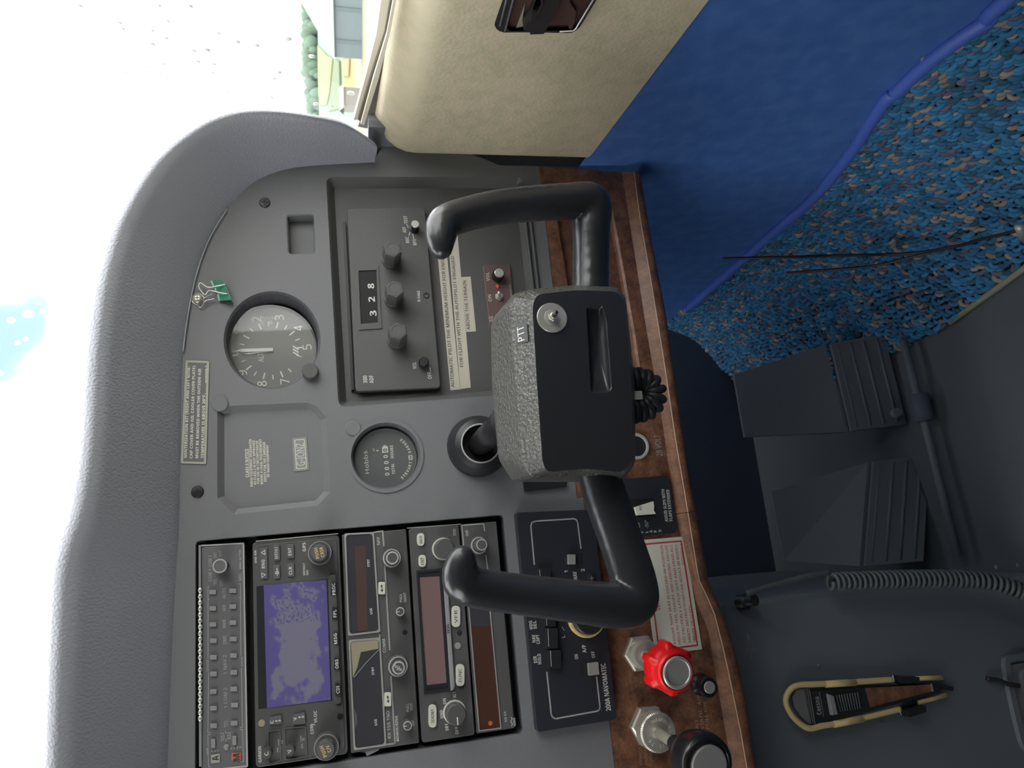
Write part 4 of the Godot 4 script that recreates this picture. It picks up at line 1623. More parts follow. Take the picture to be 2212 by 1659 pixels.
	for o in [[500, 625, 515], [965, 1090, 440]]:
		line_px(b, [qab(o[0] + 30, o[2] + 3), qab(o[1] - 30, o[2] - 5)], z + 1.4, 0.4)
		quad_px(b, [qab(o[0], o[2] + 5), qab(o[0] + 38, o[2] - 20), qab(o[0] + 40, o[2] + 22)], z + 1.4, 0.12)
		quad_px(b, [qab(o[1] + 4, o[2] - 6), qab(o[1] - 34, o[2] - 32), qab(o[1] - 32, o[2] + 16)], z + 1.4, 0.12)
	obj("symbol", b, M.white, t)
	# volume wells with small knobs
	for q in [[360, 640, 680, 1380], [690, 1150, 620, 1300]]:
		b = mb()
		var w := round_poly(poly_px([qab(q[0], q[2] + 30), qab(q[1] - 20, q[2]), qab(q[1], q[3] - 70), qab(q[0] + 20, q[3])], z), 2.0)
		ring2(b, w, inset(w, 0.7), z, z + 0.7)
		obj("well_edge", b, M.key, t)
	for q in [[365, 1085, "C"], [815, 1035, "V"]]:
		b = mb()
		var kp := pp(qab(q[0], q[1] + 30), z)
		knob(b, kp, Vector3(0, 0, 1), 14, 3.6, 8.0, 3.3, 0.06)
		var ob := obj("volume_knob", b, M.radio, t)
		b = mb()
		text_c(b, q[2], kp + Vector3(0, 0, 8.0), 2.4, 2.8, true, 0.3)
		obj("lettering", b, M.white, ob)
	# big concentric knobs
	for q in [[qaa(1490, 430), "PUSH", "CRSR", 0.16], [qab(1535, 985), "PUSH", "C/V", 0.34]]:
		var kp := pp(q[0], z)
		b = mb()
		knob(b, kp, Vector3(0, 0, 1), 30, 9.3, 9.0, 8.6, 0.03)
		var kn := obj("outer_knob", b, M.radio, t)
		b = mb()
		lathe(b, kp + Vector3(0, 0, 8.6), Vector3(0, 0, 1), [[8.8, 0], [8.7, 0.5], [8.1, 0.5], [7.8, -1.0]], 36, false, false)
		obj("knob_rim", b, M.key_light, kn)
		b = mb()
		knob(b, kp + Vector3(0, 0, 8.0), Vector3(0, 0, 1), 26, 6.3, 9.5, 5.8, 0.04)
		var k2 := obj("inner_knob", b, M.key, t)
		b = mb()
		var top := kp + Vector3(0, 0, 17.5)
		var u := Vector3(-sin(q[3]), cos(q[3]), 0)
		text_c(b, q[1], top + u * 1.9, 8.0, 2.5, true, q[3])
		text_c(b, q[2], top - u * 1.9, 7.4 if q[2] == "CRSR" else 4.8, 2.5, true, q[3])
		obj("lettering", b, M.ivory, k2)
	b = mb()
	lathe(b, pp(qab(245, 560), z), Vector3(0, 0, 1), [[2.5, 0], [2.3, 0.5]], 20)
	obj("light_sensor", b, M.film, t)
	screw(t, qab(1800, 415), z, 2.1)

func nav_com() -> void:
	var z := 0.5
	var t := thing("nav_com_radio", "twin window radio with silver frames and a peeling display film", "radio", Vector3(79, -117, 0))
	var y1 := pp(v2(748, 1385), 0).y
	var y0 := pp(v2(893, 1380), 0).y
	var b := mb()
	slab(b, rrect(79.4, (y0 + y1) / 2, 158.2, y1 - y0 - 0.6, 1.0), -20, z, 0.4)
	obj("faceplate", b, M.radio, t)
	# display windows in silver frames
	for q in [[[75, 98], [272, 88], [315, 752], [100, 778]], [[103, 805], [315, 787], [355, 1505], [138, 1536]]]:
		var o := round_poly(poly_px([qb(q[0][0], q[0][1]), qb(q[1][0], q[1][1]), qb(q[2][0], q[2][1]), qb(q[3][0], q[3][1])], z), 1.5)
		b = mb()
		ring2(b, o, round_poly(inset(fix(poly_px([qb(q[0][0], q[0][1]), qb(q[1][0], q[1][1]), qb(q[2][0], q[2][1]), qb(q[3][0], q[3][1])], z)), 1.25), 2.6), z, z + 0.8)
		obj("window_frame", b, M.dull_silver, t)
		b = mb()
		slab(b, inset(o, 1.0), z, z + 0.3, 0.1)
		obj("display", b, M.lcd_black, t)
	var dz := z + 0.3
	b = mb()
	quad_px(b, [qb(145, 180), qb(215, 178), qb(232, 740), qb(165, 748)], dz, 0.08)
	obj("display_tint", b, M.lcd_brown, t)  # brown reflection painted as a flat band on the display
	b = mb()
	quad_px(b, [qb(118, 818), qb(300, 800), qb(302, 862)], dz, 0.15)
	quad_px(b, [qb(118, 818), qb(302, 862), qb(185, 885)], dz, 0.15)
	quad_px(b, [qb(118, 818), qb(185, 885), qb(162, 985), qb(132, 1055)], dz, 0.15)
	obj("peeling_film", b, M.film, t)
	b = mb()
	line_px(b, [qb(305, 868), qb(215, 960), qb(140, 1052)], dz, 0.35)
	obj("film_edge", b, M.line, t)
	b = mb()
	quad_px(b, [qb(140, 1255), qb(158, 1300), qb(160, 1350), qb(148, 1400)], dz, 0.12)
	obj("film_blister", b, M.key, t)
	lett(t, M.white, dz + 0.1, [["STBY", qb(245, 318), qb(241, 268), 5.2], ["USE", qb(263, 632), qb(259, 592), 5.2], ["STBY", qb(275, 1035), qb(271, 982), 5.2], ["USE", qb(294, 1370), qb(290, 1328), 5.2]])
	b = mb()
	line_px(b, [qb(272, 90), qb(330, 82), qb(338, 180)], z, 1.2, 0.4)
	line_px(b, [qb(343, 300), qb(377, 870)], z, 1.2, 0.4)
	line_px(b, [qb(385, 1045), qb(412, 1490), qb(345, 1500)], z, 1.2, 0.4)
	line_px(b, [qb(310, 770), qb(340, 1250)], z, 0.9, 0.4)
	obj("frame_line", b, M.dull_silver, t)
	lett(t, M.white, z, [["NAV", qb(313, 172), qb(308, 120), 6.6, false], ["COMM", qb(352, 885), qb(346, 798), 6.6, false], ["KX 155 TSO", qb(384, 1455), qb(374, 1275), 6.6, false], ["BENDIX/KING", qb(438, 1475), qb(428, 1308), 5.4], ["PULL", qb(460, 552), qb(457, 498), 5.4], ["IDENT", qb(488, 552), qb(484, 488), 5.4], ["PULL", qb(506, 1278), qb(502, 1225), 5.6, false], ["TEST", qb(532, 1272), qb(528, 1222), 5.6, false], ["OFF", qb(540, 1372), qb(536, 1335), 5.2, false]])
	for q in [[323, 461, 41], [363, 1197, 46]]:
		key_px(t, "transfer_key", M.pill, rect_q(qb, q[0] - 22, q[0] + 24, q[1] - q[2], q[1] + q[2]), z, z + 1.8, 1.2)
		b = mb()
		var kz := z + 1.8
		line_px(b, [qb(q[0] + 1, q[1] - 16), qb(q[0] + 3, q[1] + 16)], kz, 0.5)
		quad_px(b, [qb(q[0], q[1] - 26), qb(q[0] + 9, q[1] - 10), qb(q[0] - 9, q[1] - 10)], kz, 0.12)
		quad_px(b, [qb(q[0] + 3, q[1] + 26), qb(q[0] - 7, q[1] + 10), qb(q[0] + 12, q[1] + 10)], kz, 0.12)
		obj("symbol", b, M.ink, t)
	for q in [[388, 262, 7.6, 5.2, ""], [428, 972, 8.0, 5.0, "P"]]:
		var kp := pp(qb(q[0], q[1]), z)
		b = mb()
		knob(b, kp, Vector3(0, 0, 1), 26, q[2], 7.5, q[2] * 0.92, 0.04)
		var kn := obj("outer_knob", b, M.radio, t)
		b = mb()
		lathe(b, kp + Vector3(0, 0, 7.2), Vector3(0, 0, 1), [[q[2] * 0.92, 0], [q[2] * 0.9, 0.5], [q[2] * 0.78, 0.5]], 32, false, false)
		obj("knob_ring", b, M.line, kn)
		b = mb()
		knob(b, kp + Vector3(0, 0, 7.0), Vector3(0, 0, 1), 22, q[3], 9.0, q[3] * 0.9, 0.05)
		var k2 := obj("inner_knob", b, M.radio, t)
		b = mb()
		lathe(b, kp + Vector3(0, 0, 15.9), Vector3(0, 0, 1), [[q[3] * 0.95, 0], [q[3] * 0.9, 0.4], [q[3] * 0.72, 0.4]], 28, false, false)
		obj("knob_ring", b, M.line, k2)
		if q[4] != "":
			b = mb()
			text_c(b, "PULL", kp + Vector3(1.0, 1.2, 16.0), 5.2, 1.8, true, -1.9)
			text_c(b, "25K", kp + Vector3(-1.0, -0.4, 16.0), 4.2, 1.8, true, -1.9)
			obj("lettering", b, M.white, k2)
	for q in [[442, 612], [490, 1358]]:
		var kp := pp(qb(q[0], q[1]), z)
		b = mb()
		knob(b, kp, Vector3(0, 0, 1), 16, 3.6, 9.0, 3.2, 0.05)
		var kn := obj("small_knob", b, M.radio, t)
		b = mb()
		lathe(b, kp + Vector3(0, 0, 8.8), Vector3(0, 0, 1), [[3.3, 0], [3.1, 0.4], [2.5, 0.4]], 22, false, false)
		obj("knob_ring", b, M.line, kn)
		b = mb()
		box(b, kp + Vector3(-0.25, 0.6, 9.0), kp + Vector3(0.25, 2.6, 9.4))
		obj("pointer", b, M.white, kn)
	screw(t, qb(475, 752), z, 1.9)
	b = mb()
	quad_px(b, [qb(185, 1548), qb(215, 1550), qb(225, 1575), qb(305, 1535), qb(310, 1525)], -1.0, 0.4)
	obj("torn_tape", b, M.dim_line, t)

func transponder() -> void:
	var z := 1.5
	var t := thing("transponder", "transponder with a wide mauve screen and white pill buttons", "radio", Vector3(79, -160, 0))
	var y1 := pp(v2(897, 1375), 0).y
	var y0 := pp(v2(1009, 1360), 0).y
	var b := mb()
	slab(b, rrect(79.4, (y0 + y1) / 2, 158.4, y1 - y0 - 0.5, 2.0), -20, z, 0.6)
	obj("faceplate", b, M.radio, t)
	b = mb()
	line_px(b, [qb(492, 62), qb(850, 36)], z, 0.5, 0.2)
	obj("worn_edge", b, M.line, t)
	b = mb()
	var w := poly_px([qb(552, 345), qb(722, 328), qb(780, 1140), qb(605, 1162)], z)
	ring2(b, w, inset(w, 2.0), z, z + 1.0)
	obj("screen_bezel", b, M.black, t)
	b = mb()
	slab(b, inset(w, 2.0), z, z + 0.2, 0.0)
	obj("screen_surround", b, M.black, t)
	b = mb()
	quad_px(b, [qb(570, 390), qb(706, 382), qb(754, 1088), qb(622, 1104)], z + 0.2, 0.15)
	obj("screen", b, M.lcd_mauve, t)
	b = mb()
	slab(b, round_poly(poly_px([qb(724, 328), qb(745, 335), qb(757, 380), qb(808, 1110), qb(800, 1135), qb(780, 1142)], z), 1.0), z, z + 2.0, 0.6)
	obj("nameplate_bar", b, M.key_light, t)
	lett(t, M.ink, z + 2.0, [["TRIG", qb(776, 762), qb(771, 700), 5.6]])
	for q in [[582, 138, 25, 42, "BACK"], [592, 280, 25, 40, "ENT"], [660, 1307, 27, 76, "IDENT"], [815, 648, 29, 70, "VFR"], [843, 1037, 29, 73, "FUNC"]]:
		key_px(t, "push_button", M.pill, rect_q(qb, q[0] - q[2], q[0] + q[2], q[1] - q[3], q[1] + q[3]), z, z + 1.8, 3.6)
		lett(t, M.ink, z + 1.8, [[q[4], qb(q[0] + 12, q[1] + q[3] * 0.62), qb(q[0] + 9, q[1] - q[3] * 0.62), 6.4, false]])
	for q in [[730, 200, 8.8, 11.0, 7.4], [806, 1283, 8.8, 11.0, 7.4]]:
		var kp := pp(qb(q[0], q[1]), z)
		b = mb()
		lathe(b, kp, Vector3(0, 0, 1), [[q[2], 0], [q[2], 1.2], [q[2] - 0.9, 1.3]], 36)
		obj("dial_ring", b, M.pill, t)
		b = mb()
		knob(b, kp + Vector3(0, 0, 1.2), Vector3(0, 0, 1), 30, q[4] + 0.4, q[3], q[4] - 0.6, 0.02)
		var kn := obj("knob", b, M.radio, t)
		if q[1] > 600:
			b = mb()
			box(b, kp + Vector3(-6.8, -0.9, 12.1), kp + Vector3(-1.5, 0.0, 12.7))
			obj("pointer", b, M.white, kn)
	lett(t, M.white, z, [["ALT", qb(818, 1187), qb(813, 1145), 6.6], ["ON", qb(752, 1228), qb(748, 1190), 6.4], ["GND", qb(732, 1322), qb(727, 1268), 6.4], ["SBY", qb(768, 1404), qb(762, 1355), 6.4], ["OFF", qb(834, 1427), qb(829, 1378), 6.8], ["TT31", qb(816, 112), qb(812, 68), 5.0]])
	b = mb()
	lathe(b, pp(qb(827, 842), z), Vector3(0, 0, 1), [[2.6, 0], [2.4, 0.6]], 22)
	obj("reply_lamp", b, M.key_light, t)
	screw(t, qb(838, 757), z, 1.9)

func dme_unit() -> void:
	var z := 0.0
	var t := thing("distance_radio", "slim radio with a dark brown window below the transponder", "radio", Vector3(79, -192, 0))
	var y1 := pp(v2(1012, 1360), 0).y
	var y0 := pp(v2(1093, 1350), 0).y
	var b := mb()
	slab(b, rrect(79.4, (y0 + y1) / 2, 158.0, y1 - y0 - 0.5, 1.0), -20, z, 0.4)
	obj("faceplate", b, M.radio, t)
	b = mb()
	line_px(b, [qb(868, 190), qb(855, 44), qb(1000, 34), qb(1006, 80)], z, 0.8, 0.3)
	line_px(b, [qb(1015, 245), qb(1027, 335)], z, 0.8, 0.3)
	obj("frame_line", b, M.line, t)
	var w := poly_px([qb(895, 560), qb(1040, 548), qb(1118, 1392), qb(966, 1412)], z)
	b = mb()
	ring2(b, w, inset(w, 0.9), z, z + 0.7)
	obj("window_frame", b, M.dull_silver, t)
	b = mb()
	slab(b, inset(w, 0.9), z, z + 0.2, 0.0)
	obj("window", b, M.lcd_black, t)
	b = mb()
	quad_px(b, [qb(920, 716), qb(1054, 710), qb(1108, 1386), qb(972, 1402)], z + 0.2, 0.1)
	obj("display_tint", b, M.lcd_rust, t)
	b = mb()
	lathe(b, pp(qb(1045, 1357), z + 0.3), Vector3(0, 0, 1), [[1.7, 0], [1.6, 0.15]], 18)
	obj("annunciator", b, M.orange, t)
	lett(t, M.white, z, [["DME", qb(899, 113), qb(895, 75), 5.4, false], ["KN 64", qb(1156, 1345), qb(1148, 1278), 5.4, false], ["KING", qb(1213, 1372), qb(1208, 1320), 4.6]])
	b = mb()
	line_px(b, [qb(1186, 1375), qb(1190, 1362), qb(1180, 1345), qb(1188, 1328), qb(1182, 1316)], z, 0.5)
	obj("crown_mark", b, M.white, t)
	var kp := pp(qb(962, 178), z)
	b = mb()
	knob(b, kp, Vector3(0, 0, 1), 26, 7.4, 6.5, 6.6, 0.05)
	var kn := obj("outer_knob", b, M.radio, t)
	b = mb()
	lathe(b, kp + Vector3(0, 0, 6.3), Vector3(0, 0, 1), [[6.6, 0], [6.4, 0.4], [5.7, 0.4]], 30, false, false)
	obj("knob_ring", b, M.line, kn)
	b = mb()
	knob(b, kp + Vector3(0, 0, 6), Vector3(0, 0, 1), 20, 4.9, 13.0, 4.3, 0.05)
	var k2 := obj("inner_knob", b, M.radio, t)
	b = mb()
	lathe(b, kp + Vector3(0, 0, 18.8), Vector3(0, 0, 1), [[4.4, 0], [4.2, 0.4], [3.6, 0.4]], 26, false, false)
	obj("knob_ring", b, M.line, k2)

func autopilot() -> void:
	var z := 7.0
	var c3 := [qc(160, 268), qc(275, 1463), qc(712, 1392), qc(585, 250)]
	var p := poly_px(c3, z)
	var cen := Vector2.ZERO
	for q in p: cen += q / 4.0
	var t := thing("autopilot_panel", "blue-black autopilot control box with white bracket lines below the radios", "control box", Vector3(cen.x, cen.y, 0))
	var b := mb()
	slab(b, round_poly(p, 3.0), -1, z, 0.8)
	obj("housing", b, M.autopilot, t)
	b = mb()
	line_px(b, [qc(262, 550), qc(243, 340), qc(250, 322), qc(270, 315), qc(478, 302), qc(490, 308), qc(497, 322), qc(515, 463)], z, 1.1)
	line_px(b, [qc(330, 1135), qc(354, 1365), qc(362, 1380), qc(378, 1387), qc(602, 1346), qc(615, 1338), qc(618, 1322), qc(600, 1162)], z, 1.1)
	obj("bracket_line", b, M.soft_white, t)
	lett(t, M.white, z, [["NAV", qc(496, 632), qc(491, 588), 8.4], ["1", qc(445, 593), qc(444, 583), 7.6], ["2", qc(535, 587), qc(533, 572), 7.6], ["BACK", qc(232, 660), qc(227, 608), 7.0], ["CRS", qc(256, 655), qc(251, 612), 7.0], ["HDG", qc(254, 900), qc(249, 855), 7.0], ["SEL", qc(276, 898), qc(271, 855), 7.0], ["NAV", qc(270, 972), qc(266, 930), 7.4], ["CAPT", qc(293, 980), qc(288, 930), 7.4], ["DIR", qc(278, 1083), qc(274, 1045), 7.4], ["HOLD", qc(301, 1090), qc(296, 1034), 7.4], ["L", qc(430, 946), qc(428, 935), 7.0], ["ON", qc(501, 1062), qc(497, 1036), 7.4], ["A/P", qc(545, 1027), qc(539, 985), 8.0], ["OFF", qc(593, 1056), qc(588, 1020), 7.4], ["200A NAVOMATIC", qc(678, 1342), qc(647, 1086), 10.4]])
	# push buttons
	for q in [[275, 345, 572, 632], [288, 355, 680, 760], [310, 372, 800, 886], [320, 384, 892, 1004], [334, 400, 1012, 1110]]:
		key_px(t, "push_button", M.black, rect_q(qc, q[0], q[1], q[2], q[3]), z, z + 4.0, 0.8)
		b = mb()
		line_px(b, [qc(q[0] + 16, q[2] + 8), qc(q[0] + 20, q[3] - 8)], z + 4.0, 0.5)
		obj("button_mark", b, M.line, t)
	# slide switch
	key_px(t, "switch_slot", M.deep, rect_q(qc, 432, 522, 490, 552), z, z + 0.4, 0.4)
	key_px(t, "switch_slider", M.silver, rect_q(qc, 440, 480, 496, 550), z + 0.4, z + 4.0, 0.6)
	# rocker
	key_px(t, "rocker_slot", M.black, rect_q(qc, 504, 560, 1085, 1150), z, z + 0.5, 0.4)
	b = mb()
	var r0 := pp(qc(552, 1150), z)
	var r1 := pp(qc(548, 1085), z)
	var r2 := pp(qc(612, 1078), z + 6)
	var r3 := pp(qc(618, 1146), z + 6)
	prism(b, PackedVector3Array([r0, r1, Vector3(r1.x, r2.y, z), Vector3(r0.x, r3.y, z)]), Vector3(0, 0, 4.5))
	obj("rocker", b, M.dull_silver, t)
	# trim wheel knob, cream serrated edge
	var kp := pp(qc(540, 838), z)
	b = mb()
	knob(b, kp, Vector3(0, 0, 1), 60, 15.5, 4.0, 14.5, 0.02)
	var kn := obj("turn_knob", b, M.ivory, t)
	b = mb()
	lathe(b, kp + Vector3(0, 0, 3.8), Vector3(0, 0, 1), [[13.0, 0], [12.6, 6.0], [11.5, 7.0]], 40)
	obj("knob_cap", b, M.black, kn)
	b = mb()
	line_px(b, [qc(412, 888), qc(424, 908)], z, 0.5)
	obj("scale_mark", b, M.soft_white, t)
	var sc := pp(qc(570, 625), z)
	b = mb()
	lathe(b, sc, Vector3(0, 0, 1), [[3.6, 0], [3.4, 0.8], [2.4, 1.2]], 20)
	var so := obj("screw", b, M.black, t)
	b = mb()
	box(b, sc + Vector3(-2, -0.3, 1.0), sc + Vector3(2, 0.3, 1.4))
	box(b, sc + Vector3(-0.3, -2, 1.0), sc + Vector3(0.3, 2, 1.4))
	obj("slot", b, M.dim_line, so)

# ================= dials =================
func altimeter() -> void:
	var z := -18.0
	var c := pp(v2(586, 757), z)
	var t := thing("altimeter", "round altimeter with white numerals, pointer and a small black setting knob", "altimeter", c)
	var b := mb()
	lathe(b, c + Vector3(0, 0, -2), Vector3(0, 0, 1), [[40.0, -6], [40.0, 0], [37.5, 3.0], [36.8, 2.0]], 64)
	obj("case", b, M.black, t)
	b = mb()
	lathe(b, c + Vector3(0, 0, 0.1), Vector3(0, 0, 1), [[36.8, 0], [36.8, 0.3]], 64)
	obj("dial", b, M.dial, t)
	var dz := 0.45
	var roll := 0.06
	var dirv := func(k: float) -> Vector3:
		var a := PI / 2 - TAU * k / 10.0 + roll
		return Vector3(cos(a), sin(a), 0)
	b = mb()
	for i in 10:
		if i == 6: continue
		text_c(b, str(i), c + (dirv.call(i) as Vector3) * 29.6 + Vector3(0, 0, dz), 4.6 if i != 1 else 2.0, 7.4, false, roll)
	obj("numeral", b, M.dial_white, t)
	b = mb()
	for i in 20:
		var d: Vector3 = dirv.call(i * 0.5)
		var s := Vector3(-d.y, d.x, 0) * (0.55 if i % 2 == 0 else 0.4)
		var r0 := 20.0 if i % 2 == 0 else 21.5
		var p := c + Vector3(0, 0, dz)
		if i >= 12 and i <= 12: continue
		prism(b, PackedVector3Array([p + d * r0 - s, p + d * 25.5 - s, p + d * 25.5 + s, p + d * r0 + s]), Vector3(0, 0, 0.08), false)
	obj("tick", b, M.dial_white, t)
	b = mb()
	text_c(b, "ALT", c + Vector3(-6.0, 8.0, dz), 8.0, 4.4, false, roll)
	text_c(b, "FEET", c + Vector3(2.6, 31.0, dz), 6.0, 2.2, false, roll)
	text_c(b, "00", c + Vector3(24.5, 6.6, dz), 3.0, 2.6, false, roll)
	text_c(b, "05", c + Vector3(24.5, -0.6, dz), 3.0, 2.6, false, roll)
	for i in 9:
		box(b, c + Vector3(27.5, 9.5 - i * 1.9, dz), c + Vector3(30.0 if i % 2 == 0 else 29.0, 9.9 - i * 1.9, dz + 0.1))
	obj("lettering", b, M.dial_white, t)
	b = mb()
	for k in 3:
		var o := c + Vector3(-3.0 + k * 2.6, -20.5, dz)
		prism(b, PackedVector3Array([o + Vector3(-3, -2, 0), o + Vector3(-1.6, -2, 0), o + Vector3(1.4, 2.6, 0), o + Vector3(0, 2.6, 0)]), Vector3(0, 0, 0.1), false)
	obj("hatch_flag", b, M.dial_white, t)
	b = mb()
	var p0 := c + Vector3(0, 0, 2.0)
	prism(b, PackedVector3Array([p0 + Vector3(-1.4, -2, 0), p0 + Vector3(1.4, -2, 0), p0 + Vector3(1.4, 22.5, 0), p0 + Vector3(0, 27.5, 0), p0 + Vector3(-1.4, 22.5, 0)]), Vector3(0, 0, 0.6))
	obj("pointer", b, M.white, t)
	b = mb()
	var p1 := c + Vector3(0, 0, 1.2)
	prism(b, PackedVector3Array([p1 + Vector3(-3.5, 16, 0), p1 + Vector3(-1.6, 17, 0), p1 + Vector3(-2.8, 22, 0)]), Vector3(0, 0, 0.5))
	prism(b, PackedVector3Array([p1 + Vector3(-1.2, -1.5, 0), p1 + Vector3(0.4, -1.5, 0), p1 + Vector3(-2.0, 17, 0), p1 + Vector3(-3.2, 17, 0)]), Vector3(0, 0, 0.5))
	obj("short_pointer", b, M.dial_white, t)
	b = mb()
	b.sg(FLAT)
	face(b, circ(c.x, c.y, 38.0, 64), c.z + 7.0)
	obj("cover_glass", b, M.dial_glass, t)
	# setting knob standing proud at the lower corner of the bezel
	var kp := pp(v2(672, 806), -2)
	b = mb()
	lathe(b, kp + Vector3(0, 0, -8), Vector3(0, 0, 1), [[3.5, 0], [3.5, 9]], 20)
	knob(b, kp + Vector3(0, 0, 0), Vector3(0, 0, 1), 28, 6.6, 8.0, 6.0, 0.03)
	obj("setting_knob", b, M.tray, t)

func hour_meter() -> void:
	var z := -10.0
	var c := Vector3(HOB_C.x, HOB_C.y, z)
	c.x = 217.0
	var t := thing("hour_meter", "small round hour meter with white digits on a dark face", "meter", c)
	var b := mb()
	lathe(b, c, Vector3(0, 0, 1), [[27.5, -8], [27.5, 2], [25.0, 4.0], [24.2, 0.5]], 56)
	obj("case", b, M.tray, t)
	b = mb()
	lathe(b, c + Vector3(0, 0, 0.3), Vector3(0, 0, 1), [[24.4, 0], [24.4, 0.3]], 56)
	obj("dial", b, M.hobbs, t)
	var dz := z + 0.6
	b = mb()
	text(b, "Hobbs", qm(612, 850), qm(592, 635), 8.5, dz, false)
	text(b, "TOTAL", qm(860, 855), qm(848, 755), 6.5, dz)
	text(b, "HOURS", qm(845, 705), qm(838, 582), 6.5, dz)
	text(b, "1/10", qm(665, 640), qm(660, 612), 3.4, dz)
	quad_px(b, [qm(680, 625), qm(682, 640), qm(706, 632)], dz, 0.1)
	obj("lettering", b, M.dial_white, t)
	b = mb()
	var i := 0
	for p in [[803, 856], [800, 802], [795, 745], [788, 687]]:
		key_number(b, "0", qm(p[0] + 2, p[1] + 14), qm(p[0], p[1] - 14), 9.5, dz + 0.2)
		i += 1
	obj("digit", b, M.dial_white, t)
	b = mb()
	quad_px(b, [qm(735, 655), qm(735, 598), qm(790, 594), qm(793, 650)], dz, 0.3)
	obj("tenths_wheel", b, M.dial_white, t)
	b = mb()
	key_number(b, "0", qm(785, 640), qm(782, 612), 9.0, dz + 0.35)
	obj("digit", b, M.ink, t)
	b = mb()
	key_number(b, "P", qm(785, 592), qm(782, 575), 9.0, dz + 0.2)
	obj("digit", b, M.dial_white, t)
	b = mb()
	var word := "STEWART"
	for k in word.length():
		var a := lerpf(-2.48, -1.78, k / 6.0)
		text_c(b, word[k], c + Vector3(cos(a), sin(a), 0) * 20.5 + Vector3(0, 0, 0.6), 1.7, 2.4, true, a + PI / 2)
	word = "WARNER"
	for k in word.length():
		var a := lerpf(-1.34, -0.72, k / 5.0)
		text_c(b, word[k], c + Vector3(cos(a), sin(a), 0) * 20.5 + Vector3(0, 0, 0.6), 1.7, 2.4, true, a + PI / 2)
	obj("maker_lettering", b, M.dial_white, t)
	b = mb()
	var am := c + Vector3(0, -20.4, 0.6)
	slab(b, rrect(am.x, am.y, 4.2, 3.4, 0.6), am.z, am.z + 0.15, 0.1)
	obj("maker_mark", b, M.dial_white, t)
	b = mb()
	text_c(b, "SW", am + Vector3(0, 0, 0.2), 3.0, 2.0)
	obj("maker_letters", b, M.ink, t)
	b = mb()
	b.sg(FLAT)
	face(b, circ(c.x, c.y, 25.0, 56), c.z + 5.0)
	obj("cover_glass", b, M.dial_glass, t)
func key_number(b: MB, s: String, p: Vector2, q: Vector2, h: float, z: float) -> void:
	text(b, s, p, q, h, z)

